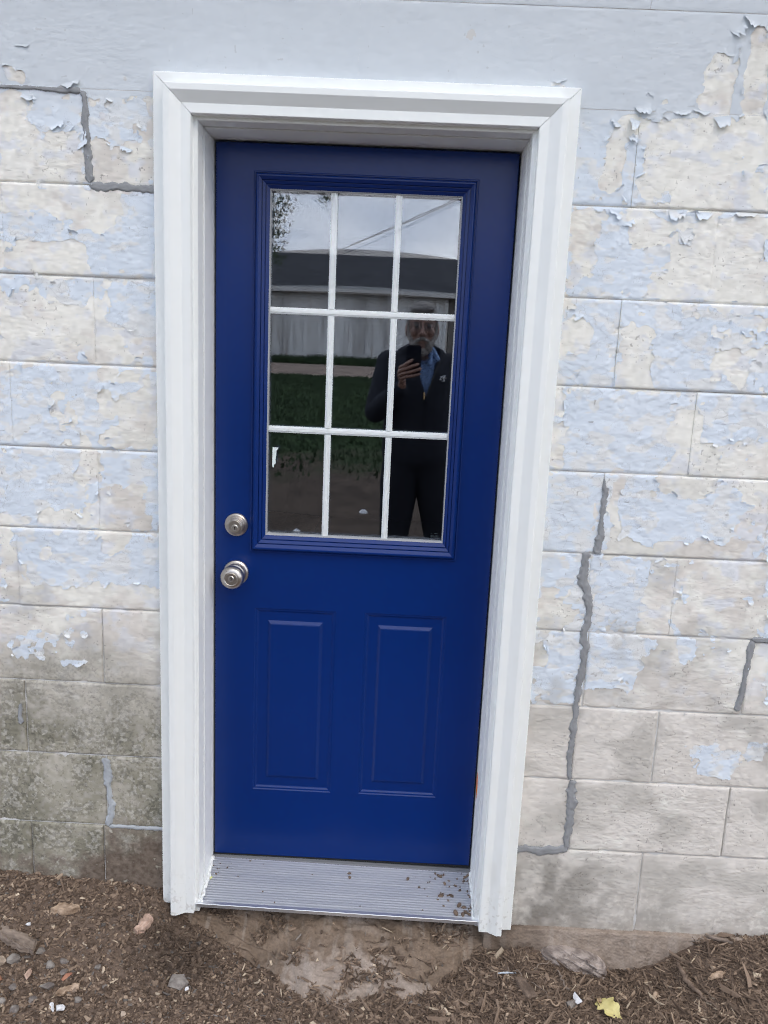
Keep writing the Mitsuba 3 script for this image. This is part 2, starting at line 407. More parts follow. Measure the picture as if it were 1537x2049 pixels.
# ------------------------------------------------------------------ the block building
B = 'block_building'
tag(B, 'concrete block building with peeling pale blue paint around the blue door', 'building')
JZ, CH, BL = 1.36722, 0.2032, 0.4064
OX, OZ = 0.432, 1.968                                       # opening in the masonry
BARE = [tuple(map(float, q.split(','))) for q in """-0.794,2.001,0.028,0.018 -0.792,1.866,0.037,0.091 -0.689,1.831,0.039,0.052 -0.558,1.82,0.07,0.04 -0.677,1.734,0.113,0.031 -0.609,1.707,0.048,0.034 -0.742,1.611,0.101,0.039 -0.805,1.463,0.045,0.094 -0.683,1.439,0.085,0.065 -0.577,1.407,0.066,0.044 -0.705,1.269,0.04,0.048 -0.567,1.339,0.06,0.017 -0.557,1.235,0.061,0.059 -0.644,1.119,0.026,0.037 -0.535,1.135,0.037,0.014 -0.558,1.023,0.059,0.057 -0.684,0.99,0.066,0.024 -0.836,0.978,0.039,0.014 -0.843,0.825,0.039,0.064 -0.772,0.897,0.019,0.021 -0.655,0.788,0.166,0.029 -0.584,0.932,0.036,0.031 -0.528,0.656,0.047,0.085 -0.733,0.576,0.163,0.019 0.78,2.037,0.036,0.06 0.856,2.062,0.026,0.086 0.425,2.029,0.013,0.008 0.661,2,0.015,0.009 0.753,1.875,0.155,0.088 0.568,1.901,0.027,0.044 0.546,1.832,0.02,0.029 0.513,1.673,0.034,0.09 0.629,1.722,0.041,0.041 0.819,1.671,0.116,0.096 0.704,1.604,0.034,0.031 0.509,1.483,0.031,0.037 0.653,1.443,0.036,0.072 0.876,1.43,0.047,0.037 0.484,1.261,0.022,0.085 0.792,1.255,0.037,0.092 0.915,1.207,0.084,0.051 0.645,1.054,0.013,0.07 0.809,1.126,0.087,0.021 0.978,1.051,0.042,0.076 0.78,0.98,0.14,0.02 0.518,0.818,0.039,0.06 0.769,0.856,0.033,0.085 0.927,0.857,0.119,0.095 0.915,0.649,0.16,0.091 0.728,0.589,0.114,0.034 0.492,0.705,0.022,0.04""".split()]
PAINTED = [tuple(map(float, q.split(','))) for q in """-0.713,1.92,0.057,0.035 -0.521,1.671,0.038,0.087 -0.755,1.674,0.067,0.024 -0.602,1.618,0.041,0.036 -0.681,1.534,0.047,0.024 -0.527,1.513,0.048,0.054 -0.803,1.259,0.058,0.092 -0.672,1.3,0.047,0.06 -0.618,1.231,0.049,0.018 -0.771,1.079,0.099,0.072 -0.547,1.127,0.068,0.04 -0.712,0.89,0.092,0.06 -0.539,0.876,0.053,0.053 -0.776,0.66,0.115,0.054 -0.703,0.6,0.036,0.017 0.505,1.893,0.035,0.091 0.605,1.853,0.021,0.068 0.818,2.078,0.01,0.104 0.678,1.803,0.021,0.019 0.571,1.662,0.034,0.093 0.657,1.652,0.05,0.036 0.744,1.721,0.017,0.025 0.729,1.762,0.037,0.011 0.866,1.767,0.056,0.006 0.596,1.588,0.098,0.026 0.579,1.463,0.035,0.089 0.757,1.467,0.067,0.086 0.619,1.266,0.128,0.088 0.86,1.285,0.028,0.044 0.942,1.283,0.026,0.041 0.538,1.064,0.068,0.097 0.809,1.071,0.166,0.066 0.521,0.893,0.054,0.06 0.665,0.883,0.064,0.069 0.557,0.651,0.038,0.077 0.683,0.671,0.067,0.077 0.856,0.708,0.026,0.04 0.96,0.419,0.072,0.048 1.07,0.46,0.032,0.033""".split()]


def sstep(a, b, x):
    t = np.clip((x-a)/(b-a), 0, 1)
    return t*t*(3-2*t)


def paint_field(x, z):
    """> 0 where the blue-white coat still holds"""
    wx = x + 0.030*(nz(x, z, 22, 4, 1)-0.5) + 0.010*(nz(x, z, 85, 2, 5)-0.5)
    wz = z + 0.030*(nz(x, z, 22, 4, 2)-0.5) + 0.010*(nz(x, z, 85, 2, 6)-0.5)
    top = sstep(1.955, 1.985, wz)*(1-sstep(0.70, 0.76, wx)*0.6)
    zl = np.where(x < 0, sstep(0.70, 0.80, wz), sstep(0.52, 0.60, wz))
    s = -1.7 + 1.95*zl + 2.6*top
    for (cx, cz, rx, rz) in BARE:
        a = 3.6 if cz > 1.985 else 1.5
        s = s - a*np.exp(-(((wx-cx)/rx/1.05)**4 + ((wz-cz)/rz/1.05)**4))
    for (cx, cz, rx, rz) in PAINTED:
        s = s + 1.6*np.exp(-(((wx-cx)/rx/1.02)**4 + ((wz-cz)/rz/1.02)**4))*np.where(cz < 0.56, 1.5, 1.0)
    return s + 2.6*(nz(x, z, 15, 5, 8)-0.5) + 2.6*(nz(x, z, 52, 4, 9)-0.5)*(1-.6*top)


def joint_vis(x, z):
    """how deep the joints read: filled and painted over above the door"""
    return 1.0 - 0.97*sstep(1.93, 1.97, z)*(1-sstep(2.14, 2.175, z)*0.3)


def block_height(x, z, r):
    x0, x1, z0, z1, t = r
    e = np.minimum.reduce([x-x0, x1-x, z-z0, z1-z])
    q = lambda e_: 1-np.sqrt(np.clip(1-(1-np.clip(e_/0.007, 0, 1))**2, 0, 1))
    rnd = np.maximum(q(np.minimum(x-x0, x1-x))*(0.22+0.78*sstep(0.80, 0.6, z)), q(np.minimum(z-z0, z1-z))*(0.7+0.6*nz(x, z*0, 5, 2, 29)))*0.0042*joint_vis(x, z)
    low = 0.0016*(nz(x, z, 9, 3, 21)-0.5)*2 + 0.0018*(nz(x, z, 48, 3, 22)-0.5)*(0.6+1.2*sstep(1.0, 0.2, z))
    tilt = t[0] + t[1]*(x-(x0+x1)/2) + t[2]*(z-(z0+z1)/2)
    chip = -0.004*sstep(0.62, 0.75, nz(x, z, 34, 3, 23))*(1-np.clip(e/0.02, 0, 1))*sstep(1.9, 1.7, z)
    return tilt + low - rnd + chip


def clip_pos(V, F, S):
    """the part of the triangles where the field S > 0"""
    s = S[F]; ins = s > 0; n = ins.sum(1)
    out = [V[F[n == 3]]]

    def cut(a, b, sa, sb):
        t = (sa/(sa-sb))[:, None]
        return a + (b-a)*t
    for k in range(3):
        i, j, l = k, (k+1) % 3, (k+2) % 3
        q = (n == 1) & ins[:, i]
        if q.any():
            f = F[q]; a, b, c = V[f[:, i]], V[f[:, j]], V[f[:, l]]
            sa, sb, sc = s[q, i], s[q, j], s[q, l]
            out.append(np.stack([a, cut(a, b, sa, sb), cut(a, c, sa, sc)], 1))
        q = (n == 2) & ~ins[:, i]
        if q.any():
            f = F[q]; a, b, c = V[f[:, i]], V[f[:, j]], V[f[:, l]]
            sa, sb, sc = s[q, i], s[q, j], s[q, l]
            p1, p2 = cut(b, a, sb, sa), cut(c, a, sc, sa)
            out.append(np.stack([b, c, p1], 1)); out.append(np.stack([c, p2, p1], 1))
    tri = np.vstack(out)
    v = tri.reshape(-1, 3)
    u, inv = np.unique(np.round(v, 6), axis=0, return_inverse=True)
    f = inv.reshape(-1, 3)
    f = f[(f[:, 0] != f[:, 1]) & (f[:, 1] != f[:, 2]) & (f[:, 0] != f[:, 2])]
    return u, f


def lines(a, b, step, e=(0.0015, 0.004, 0.0075)):
    n = max(int((b-a-0.016)/step), 1)
    return np.concatenate([[a], [a+q for q in e], np.linspace(a+0.0075, b-0.0075, n+1)[1:-1], [b-q for q in e[::-1]], [b]])


def add_block(x0, x1, z0, z1, near):
    g = 0.0011 if z1 < 1.98 or z0 > 2.1 else 0.0001
    gx_ = g if z1 < 0.8 else g*0.25
    x0, x1, z0, z1 = x0+gx_, x1-gx_, z0+g, z1-g
    t = (rng.normal()*0.0009, rng.normal()*0.003, rng.normal()*0.004)
    if z0 > 1.9: t = (0, 0, 0)
    r = (x0, x1, z0, z1, t)
    xs, zs = lines(x0, x1, 0.014 if near else 0.1), lines(z0, z1, 0.014 if near else 0.1)
    X, Z = np.meshgrid(xs, zs)
    Y = -block_height(X, Z, r)
    n, m = X.shape
    v = np.stack([X, Y, Z], -1).reshape(-1, 3)
    f = grid_faces(n, m)
    rim = np.concatenate([np.arange(m), np.arange(1, n)*m+m-1, (n-1)*m+np.arange(m-2, -1, -1), np.arange(n-2, 0, -1)*m])
    k = len(rim); off = len(v)
    back = v[rim].copy(); back[:, 1] = 0.16
    q = np.arange(k); qn = (q+1) % k
    side = np.vstack([np.stack([rim[q], off+q, off+qn], 1), np.stack([rim[q], off+qn, rim[qn]], 1)])
    key = obj(B+'__block', (np.vstack([v, back]), np.vstack([f, side])), M['block_masonry'], 40)
    # the coat of paint that still clings to this block, its edges lifted
    st = 0.0034 if near else 0.011
    nx, nzn = max(int((x1-x0)/st), 3), max(int((z1-z0)/st), 3)
    xs, zs = np.linspace(x0+gx_*.3, x1-gx_*.3, nx), np.linspace(z0+g*.3, z1-g*.3, nzn)
    X, Z = np.meshgrid(xs, zs)
    S = paint_field(X, Z)
    if (S > 0).sum() < 12: return
    dist = distance_transform_edt(np.pad(S > 0, 1, mode='edge'))[1:-1, 1:-1]*st
    curl = np.clip((nz(X, Z, 26, 3, 31)-0.56)*5.5, 0, 1)
    top = sstep(1.93, 1.97, Z)
    lift = 0.0004 + (0.0002+0.0018*curl)*np.where((X > .45) & (Z > 1.55), 1.5, 1.0)*np.exp(-dist/(0.003+0.004*curl))
    blister = 0.0010*sstep(0.60, 0.75, nz(X, Z, 40, 3, 33))*(1-0.7*top)
    lift = np.where(S > 0, lift + blister, lift)
    V = np.stack([X, -block_height(X, Z, r)-lift, Z], -1).reshape(-1, 3)
    u, ff = clip_pos(V, grid_faces(*X.shape), S.ravel())
    if len(ff) < 20: return
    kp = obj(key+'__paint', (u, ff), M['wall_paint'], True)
    labels[kp] = {'kind': 'stuff', 'label': 'patches of peeling pale blue paint on the block'}


for k in range(-7, 7):
    zt = JZ - CH*k                                         # top joint of the course
    zb = zt - CH
    xo = -0.626 if k % 2 else -0.833
    off = 0.0
    js = [xo + BL*i for i in range(-7, 12)]
    js = [q + (0.016 if 0 < q else 0.0) for q in js]       # the courses right of the door are laid a touch over
    if k in (2, 4): js.append(0.597)
    if k == 6: js.append(-0.637)
    js = sorted(q for q in js if -3.4 < q < 3.5)
    zb2 = zb if k < 6 else -0.26
    for a, b in zip(js[:-1], js[1:]):
        near = b > -1.25 and a < 1.6 and zt < 2.45
        if zb2 < OZ:
            zc = max(zb2, OZ) if zt > OZ + 0.004 else None
            parts = []
            if a < -OX: parts.append((a, min(b, -OX), zb2, zt))
            if b > OX: parts.append((max(a, OX), b, zb2, zt))
            if b > -OX and a < OX and zc is not None and zt - zc > 0.01:
                parts.append((max(a, -OX), min(b, OX), zc, zt))
        else:
            parts = [(a, b, zb2, zt)]
        for q in parts:
            if q[1]-q[0] > 0.02: add_block(*q, near)

# the bed of mortar seen in the joints
xs, zs = np.linspace(-3.45, 3.5, 240), np.linspace(-0.26, 2.79, 150)
X, Z = np.meshgrid(xs, zs)
Yv = 0.0042*joint_vis(X, Z) + 0.0008
v = np.stack([X, Yv, Z], -1).reshape(-1, 3); f = grid_faces(*X.shape)
c = v[f].mean(1)
f = f[~((np.abs(c[:, 0]) < OX+0.03) & (c[:, 2] < OZ+0.02))]
obj(B+'__mortar', (v, f), M['mortar_joint'], True)


def ribbon(pts, w0, h, seed, step=0.003, jag=0.42):
    pts = np.asarray(pts, float)
    d = np.concatenate([[0], np.cumsum(np.linalg.norm(np.diff(pts, axis=0), axis=1))])
    s = np.linspace(0, d[-1], max(int(d[-1]/step), 4))
    x, z = np.interp(s, d, pts[:, 0]), np.interp(s, d, pts[:, 1])
    x = x + 0.006*(nz(s, s*0, 14, 3, seed)-0.5); z = z + 0.006*(nz(s, s*0, 14, 3, seed+7)-0.5)
    tx, tz = np.gradient(x), np.gradient(z); l = np.hypot(tx, tz)+1e-9; nx_, nz_ = -tz/l, tx/l
    wl = w0*(1+jag*2*(nz(s, s*0, 60, 3, seed+1)-0.5)*1.4); wr = w0*(1+jag*2*(nz(s, s*0+9, 60, 3, seed+2)-0.5)*1.4)
    wl = wl*(1+.32*(nz(s, s*0, 190, 3, seed+5)-.5)*2); wr = wr*(1+.32*(nz(s, s*0+4, 190, 3, seed+6)-.5)*2)
    wv = .65 + .7*nz(s, s*0, 11, 2, seed+8); wl = wl*wv; wr = wr*wv
    end = np.clip(np.minimum(s, d[-1]-s)/(w0*0.7), 0.05, 1)**0.5
    v = []
    for q, hh in ((-1, 0.0), (-0.8, 0.75), (-0.3, 1.0), (0.3, 0.95), (0.8, 0.7), (1, 0.0)):
        w = np.where(q < 0, wl, wr)*q*end
        y = -(hh*h*(0.7+0.7*nz(s, s*0+q*5, 50, 3, seed+3))*end + (0.002 if hh else -0.002))
        v.append(np.stack([x+nx_*w, y, z+nz_*w], -1))
    v = np.stack(v, 1).reshape(-1, 3)
    return trimesh.Trimesh(v, grid_faces(len(s), 6), process=False)


CAULK = [
    ([(-0.90, 1.974), (-0.824, 1.973), (-0.756, 1.973), (-0.688, 1.973), (-0.643, 1.971)], 0.0060, 'grey caulk along the joint at the upper left'),
    ([(-0.640, 1.972), (-0.634, 1.958), (-0.633, 1.901), (-0.630, 1.837), (-0.626, 1.778)], 0.0085, 'grey caulk down the upright joint at the upper left'),
    ([(-0.628, 1.772), (-0.609, 1.773), (-0.546, 1.772), (-0.468, 1.772)], 0.0105, 'grey caulk along the joint beside the frame at the upper left'),
    ([(0.619, 1.160), (0.614, 1.08), (0.612, 1.02), (0.609, 0.962)], 0.0085, 'upper length of grey caulk in the crack right of the door'),
    ([(0.582, 0.964), (0.579, 0.90), (0.590, 0.865), (0.602, 0.815), (0.598, 0.762), (0.601, 0.72), (0.600, 0.66), (0.594, 0.562), (0.592, 0.47), (0.588, 0.40), (0.596, 0.352)], 0.0092, 'long winding grey caulk in the crack right of the door'),
    ([(0.600, 0.350), (0.607, 0.29), (0.604, 0.22), (0.602, 0.150)], 0.0105, 'lowest upright length of grey caulk right of the door'),
    ([(0.462, 0.142), (0.50, 0.143), (0.535, 0.140), (0.575, 0.143), (0.609, 0.152)], 0.0110, 'grey caulk along the joint at the lower right of the frame'),
    ([(1.018, 0.757), (1.015, 0.68), (1.010, 0.61), (1.003, 0.565)], 0.0090, 'grey caulk in the upright joint at the right edge'),
    ([(1.018, 0.760), (1.06, 0.760), (1.12, 0.759)], 0.0080, 'grey caulk on the level joint at the right edge'),
    ([(-0.629, 0.346), (-0.622, 0.31), (-0.620, 0.25), (-0.615, 0.20), (-0.622, 0.150)], 0.0095, 'pale smeared caulk in the joint low on the left'),
    ([(-0.622, 0.147), (-0.566, 0.147), (-0.52, 0.145), (-0.470, 0.146)], 0.0055, 'pale caulk along the joint low on the left'),
    ([(-0.845, 0.49), (-0.847, 0.46), (-0.846, 0.43)], 0.0070, 'small pale patch of caulk on the far left joint'),
]
for i, (pts, w, lab) in enumerate(CAULK):
    k = obj(B+'__caulk', ribbon(pts, w, 0.0015, 50+i*11), M['grey_caulk'], True)
    labels[k] = {'label': lab}


def flake(c, ln, wd, ang, curl, seed):
    """a scale of paint standing off the wall: hinged along one side, its free edge curled outward"""
    r = np.random.default_rng(seed)
    n, m = 15, 6
    u, t = np.meshgrid(np.linspace(-0.5, 0.5, n), np.linspace(0, 1, m), indexing='ij')
    wob = 0.9 + 0.6*(nz(u*2+seed, t*0, 2.0, 3, seed)-0.5)*2 - 0.9*np.abs(u)**2.2
    L = t*wd*wob
    a = t*curl
    px = u*ln*(1-0.25*t)
    pz = -L*np.where(curl > 1e-3, np.sin(np.maximum(a, 1e-4))/np.maximum(a, 1e-4), 1)
    py = -(L*(1-np.cos(a))/np.maximum(a, 1e-4) + 0.0022)
    ca, sa = math.cos(ang), math.sin(ang)
    v = np.stack([c[0]+px*ca-pz*sa, py, c[1]+px*sa+pz*ca], -1).reshape(-1, 3)
    return trimesh.Trimesh(v, grid_faces(n, m), process=False)


BIG = [(0.612, 1.990, .05, .045, 0.3, 1.1), (0.640, 1.972, .05, .05, 1.2, .9), (0.600, 1.958, .035, .045, -0.3, 1.3), (0.598, 1.925, .03, .03, 0.2, 1.2),
       (0.790, 1.972, .055, .042, 0.15, 1.0), (0.700, 1.980, .06, .02, 0.1, 1.3), (0.745, 1.982, .06, .016, -0.1, 1.2), (0.560, 1.952, .04, .022, -0.7, 1.0),
       (0.715, 1.772, .06, .034, 0.05, 0.7), (0.775, 1.770, .06, .03, -0.05, .8), (0.87, 1.772, .07, .018, 0.0, 1.0), (0.95, 1.772, .06, .016, 0.0, 1.1),
       (0.742, 1.722, .045, .04, 0.1, .5), (0.578, 1.762, .05, .024, -0.5, 1.0), (0.605, 1.742, .04, .02, 0.5, 1.0), (0.800, 2.155, .05, .05, 0.6, 1.0), (0.833, 2.172, .06, .04, -0.4, 1.2), (0.80, 2.10, .06, .02, 1.5, 1.0),
       (-0.769, 2.062, .034, .007, 0.03, 1.0), (-0.70, 1.903, .04, .016, 0.5, 1.0), (-0.645, 1.870, .05, .018, 1.2, 1.0), (-0.665, 1.99, .045, .014, 0.3, 1.0), (-0.54, 1.856, .03, .014, -0.3, 1.0), (0.625, 2.004, .03, .012, 2.6, 1.0), (0.427, 2.034, .03, .009, 0.2, 1.2)]
BIG = [(a_, b_, c_*(.72 if a_ > .5 else 1), d_*(.62 if a_ > .5 else 1), e_, f_*.8) for a_, b_, c_, d_, e_, f_ in BIG]
for i, q in enumerate(BIG):
    obj(B+'__loose_paint', flake(q[:2], q[2], q[3], q[4], q[5], 300+i), M['wall_paint'], True)
ms = []                                                     # small scales lifting along the torn edges
gx, gz = np.meshgrid(np.arange(-1.0, 1.25, 0.004), np.arange(0.45, 2.2, 0.004))
sf = paint_field(gx, gz)
dz, dx = np.gradient(sf, 0.004)
okm = (np.abs(sf)/np.hypot(dx, dz) < 0.003) & ((np.abs(gx) > 0.49) | (gz > 2.02))
idx = np.argwhere(okm)
idx = idx[rng.permutation(len(idx))[:380]]
for k, (i, j) in enumerate(idx):
    g = np.array([dx[i, j], dz[i, j]]); g /= np.linalg.norm(g)
    ang = math.atan2(-g[0], g[1]) + rng.normal()*0.4         # free edge points down the gradient
    s = rng.uniform(0.5, 1.25)
    c = (gx[i, j]+g[0]*0.003, gz[i, j]+g[1]*0.003)
    r = np.random.default_rng(900+k)
    n, m = 4, 3
    u, t = np.meshgrid(np.linspace(-0.5, 0.5, n), np.linspace(0, 1, m), indexing='ij')
    ln, wd, cu = 0.013*s*r.uniform(.7, 1.6), 0.006*s*r.uniform(.6, 1.4), r.uniform(0.4, 1.4)
    L = t*wd*(1-1.2*u**2+0.3*r.normal(size=(n, 1))*t)
    px, pz = u*ln, -L*np.cos(t*cu*0.6)
    py = -(L*np.sin(t*cu*0.9)+0.0026)
    ca, sa = math.cos(ang), math.sin(ang)
    ms.append(trimesh.Trimesh(np.stack([c[0]+px*ca-pz*sa, py, c[1]+px*sa+pz*ca], -1).reshape(-1, 3), grid_faces(n, m), process=False))
k = obj(B+'__paint_scales', cat(ms), M['wall_paint'], True)
labels[k] = {'kind': 'stuff', 'label': 'small curled scales along the torn edges of the paint'}

# the rest of the building: a dark room behind the door, an eave above
obj(B+'__rear_wall', box(-3.45, 3.5, 5.0, 5.2, -0.26, 2.79), M['room_dark'])
obj(B+'__side_wall', box(-3.6, -3.42, 0.0, 5.2, -0.26, 2.79), M['room_dark'])
obj(B+'__side_wall', box(3.45, 3.62, 0.0, 5.2, -0.26, 2.79), M['room_dark'])
obj(B+'__inner_lining', cat([box(-3.42, -0.47, 0.17, 0.2, -0.2, 2.79), box(0.47, 3.45, 0.17, 0.2, -0.2, 2.79), box(-0.47, 0.47, 0.17, 0.2, 1.97, 2.79)]), M['room_dark'])
obj(B+'__room_floor', box(-3.42, 3.45, 0.165, 5.0, -0.2, -0.03), M['room_dark'])
obj(B+'__roof', box(-3.8, 3.8, -0.28, 5.4, 2.795, 2.95), M['barn_trim'])

# ------------------------------------------------------------------ door frame
F = 'door_frame'
tag(F, 'white clad door frame with mitred casing around the blue door', 'door frame')
PROF = [(0, -.026), (0, -.0500), (.0014, -.0520), (.0215, -.0512), (.0235, -.0522), (.0415, -.0630), (.0445, -.0645), (.0568, -.0642), (.0586, -.0628), (.0590, -.0318), (.0604, -.0302), (.0875, -.0290), (.0893, -.0272), (.0895, .003)]
CX, CZ, MG = 0.381, 1.921, 0.0005


def casing_leg(sx, zb, zf):
    v, f = [], []
    n = len(PROF)
    zs = [0.0, 0.3, 0.6, 0.9, 1.0]
    for i, (o, y) in enumerate(PROF):
        b = zb if o < 0.059 else zf
        t = CZ + o - MG
        for s in zs:
            z = b + (t-b)*s
            wob = 0.0010*math.sin(z*3.1+sx)*(1 if 0 < s < 1 else 0)
            v.append((sx*(CX+o)+wob, y, z))
    k = len(zs)
    for i in range(n-1):
        for j in range(k-1):
            a, b, c, d = i*k+j, i*k+j+1, (i+1)*k+j+1, (i+1)*k+j
            f += [(a, b, c), (a, c, d)] if sx > 0 else [(a, c, b), (a, d, c)]
    m = trimesh.Trimesh(np.array(v), np.array(f), process=False)
    return m


def casing_head():
    v, f = [], []
    n = len(PROF)
    ts = [0, .25, .5, .75, 1]
    for (o, y) in PROF:
        for t in ts:
            x = (CX+o-MG)*(2*t-1)
            v.append((x, y, CZ+o))
    k = len(ts)
    for i in range(n-1):
        for j in range(k-1):
            a, b, c, d = i*k+j, i*k+j+1, (i+1)*k+j+1, (i+1)*k+j
            f += [(a, c, b), (a, d, c)]
    return trimesh.Trimesh(np.array(v), np.array(f), process=False)


obj(F+'__casing', casing_leg(-1, -0.064, -0.053), M['white_trim'], 14)
obj(F+'__casing', casing_leg(1, -0.075, -0.082), M['white_trim'], 14)
obj(F+'__casing', casing_head(), M['white_trim'], 14)
# dark seam in the open mitres
for s in (-1, 1):
    g = np.array([(s*(CX-.001), -.0485, CZ-.001), (s*(CX+.0895), -.026, CZ+.0895), (s*(CX+.0895), .0, CZ+.0895), (s*(CX-.001), .0, CZ-.001)])
    obj(F+'__mitre_joint', (g, np.array([(0, 1, 2), (0, 2, 3)])), M['dark_gap'])
JX = 0.369
for s in (-1, 1):
    a, b = sorted((s*JX, s*0.395))
    a2, b2 = sorted((s*(JX+.0022), s*0.395))
    parts = [cbox(a2, b2, -.0295, .020, -.075, 1.905+.0105, .0012), cbox(a, b, .0225, .118, -.06, 1.91, .0010), cbox(*sorted((s*(JX+.0005), s*.43)), .116, .165, -.06, 1.91, .001)]
    k = obj(F+'__jamb', cat(parts), M['white_trim'], 30)
parts = [cbox(-0.395, 0.395, -.0295, .020, 1.9135, 1.940, .0012), cbox(-0.395, 0.395, .0225, .118, 1.9112, 1.94, .001), cbox(-.43, .43, .116, .165, 1.9115, 1.96, .001)]
obj(F+'__jamb', cat(parts), M['white_trim'], 30)
labels[F+'__jamb_002'] = {'label': 'head jamb above the door'}
# aluminium threshold: grooved ramp falling outward
RY0, RY1, RZ0, RZ1 = 0.113, -0.030, -0.014, -0.052
pts = [(.150, -.004), (.121, -.006), (.119, -.013)]
n = 19
pts += [(RY0, RZ0-.003), (RY1, RZ1-.003)]
ribs = []
for i in range(n):
    y0 = RY0 + (RY1-RY0)*i/n
    y1 = y0 + (RY1-RY0)*0.52/n
    za, zb_ = (RZ0 + (RZ1-RZ0)*(q-RY0)/(RY1-RY0) for q in (y0, y1))
    v = []
    for x in (-0.3835, 0.3855):
        dzx = -0.010*x/0.75
        v += [(x, y0, za-.0032+dzx), (x, y0-.0006, za+.0014+dzx), (x, y1+.0006, zb_+.0014+dzx), (x, y1, zb_-.0032+dzx)]
    ribs.append(trimesh.Trimesh(np.array(v), np.array([(0, 1, 5), (0, 5, 4), (1, 2, 6), (1, 6, 5), (2, 3, 7), (2, 7, 6), (0, 2, 1), (0, 3, 2), (4, 5, 6), (4, 6, 7)]), process=False))
rb = cat(ribs); trimesh.repair.fix_normals(rb, multibody=True)
k = obj(F+'__threshold_ribs', rb, M['aluminium'])
labels[k] = {'kind': 'stuff', 'label': 'fine raised ribs of the metal threshold'}
pts += [(RY1-.001, RZ1+.0012), (RY1-.006, RZ1+.0002), (RY1-.0075, RZ1-.002), (RY1-.0075, RZ1-.0075), (RY1-.005, RZ1-.0095), (RY1+.004, RZ1-.0095), (.06, -.075), (.150, -.075)]
pts = np.array(pts)
v = []
for x in (-0.384, 0.386):
    dzx = -0.010*(x-0.0)/0.75
    v += [(x, a, b+dzx) for a, b in pts]
v = np.array(v); k = len(pts)
f = []
for i in range(k):
    j = (i+1) % k
    f += [(i, j, k+j), (i, k+j, k+i)]
th = trimesh.Trimesh(v, np.array(f), process=False); trimesh.repair.fix_normals(th)
obj(F+'__threshold', th, M['aluminium_dull'], 20)
obj(F+'__threshold_nose', cbox(-.3845, .3865, RY1-.0085, RY1+.004, RZ1-.0085, RZ1+.0022, .0008).apply_transform(np.array([[1, 0, 0, 0], [0, 1, 0, 0], [-.0133, 0, 1, 0], [0, 0, 0, 1.0]])), M['aluminium'], 20)
obj(F+'__threshold_seal', box(-.367, .367, .1195, .150, -.0035, .0005), M['black_rubber'])


def bead(xa, seed, w=0.0035):
    s = np.linspace(0, 1, 60)
    y = 0.112 + (-0.030-0.112)*s
    z = RZ0 + (RZ1-RZ0)*s + 0.003
    x = xa + 0.003*(nz(s, s*0, 14, 3, seed)-0.5)*2
    return tube(np.stack([x, y, z - 0.010*x/0.75], -1), w*(0.6+0.9*nz(s, s*0, 22, 3, seed+1)), 6)


obj(F+'__caulk_bead', bead(-0.3665, 5, .0045), M['white_trim'], True)
obj(F+'__caulk_bead', bead(0.3668, 9, .0030), M['white_trim'], True)
k = obj(F+'__sealant_blob', rot(stone((.006, .008, .004), 33, sub=2), .3, 0, 0, (-.360, .046, -.027)), M['sealant_yellow'], 40)
labels[k] = {'label': 'yellow green smear of sealant at the left end of the threshold'}
om = trimesh.Trimesh(np.array([(JX-.0006, .112, .300), (JX-.0006, .100, .288), (JX-.0006, .092, .262), (JX-.0006, .096, .240), (JX-.0006, .103, .214), (JX-.0006, .108, .232), (JX-.0006, .115, .240), (JX-.0006, .117, .285)]), np.array([(0, 1, 7), (1, 2, 7), (2, 6, 7), (2, 3, 6), (3, 5, 6), (3, 4, 5)]), process=False)
k = obj(F+'__paint_mark', om, M['orange'])
labels[k] = {'label': 'orange paint mark low on the right jamb'}

# ------------------------------------------------------------------ door
D = 'entry_door'
tag(D, 'navy blue door with nine light window, knob and deadbolt', 'door')
DY, DX, DZ = 0.120, 0.3645, 1.906
GX0, GX1, GZ0, GZ1 = -0.2315, 0.2345, 0.9425, 1.803
PAN = [(-0.2575, -0.0390, 0.207, 0.7395), (0.0400, 0.2570, 0.208, 0.7400)]
slab = m3.Manifold.batch_hull([mfbox(-DX+.002, DX-.002, DY, DY+.044, .002, DZ-.002), mfbox(-DX, DX, DY+.002, DY+.042, 0, DZ)])
slab = slab - mfbox(GX0-.004, GX1+.004, 0, 1, GZ0-.004, GZ1+.004)
for (x0, x1, z0, z1) in PAN:
    slab = slab - mfbox(x0, x1, 0, DY+.012, z0, z1)
obj(D+'__slab', tm(slab), M['blue_paint'], 25)
for (x0, x1, z0, z1) in PAN:
    rs = [(x0+d, x1-d, z0+d, z1-d, DY+y) for d, y in ((0, 0), (.0022, .0024), (.0062, .0030), (.0098, .0062), (.0120, .0068), (.0350, .0070), (.0425, .0010), (.0450, .0004))]
    obj(D+'__panel', rings(rs), M['blue_paint'], 12)
O = (-0.271, 0.272, 0.8955, 1.8425)
I = (GX0, GX1, GZ0, GZ1)
LP = [(0, 0), (.0, .0040), (.05, .0050), (.09, .0050), (.10, .0018), (.145, .0018), (.155, .0100), (.24, .0185), (.27, .0200), (.34, .0200), (.36, .0190), (.52, .0138), (.525, .0085), (.575, .0085), (.58, .0122), (.735, .0078), (.74, .0030), (.79, .0030), (.795, .0062), (.98, .0004), (1.0, -.0008), (1.0, -.008)]
obj(D+'__window_frame', rings([tuple(O[i]+(I[i]-O[i])*t for i in range(4)) + (DY-h,) for t, h in LP], cap=False), M['blue_paint'], 9)
obj(D+'__glazing_seal', rings([(GX0-.0005, GX1+.0005, GZ0-.0005, GZ1+.0005, DY-.0002), (GX0+.0022, GX1-.0022, GZ0+.0034, GZ1-.0018, DY+.0012), (GX0+.0022, GX1-.0022, GZ0+.0034, GZ1-.0018, DY+.0034)], cap=False), M['seal_white'], 20)
gl = rings([(GX0-.003, GX1+.003, GZ0-.003, GZ1+.003, DY+.0035)])
obj(D+'__glass_pane', gl, M['glass_outer'])
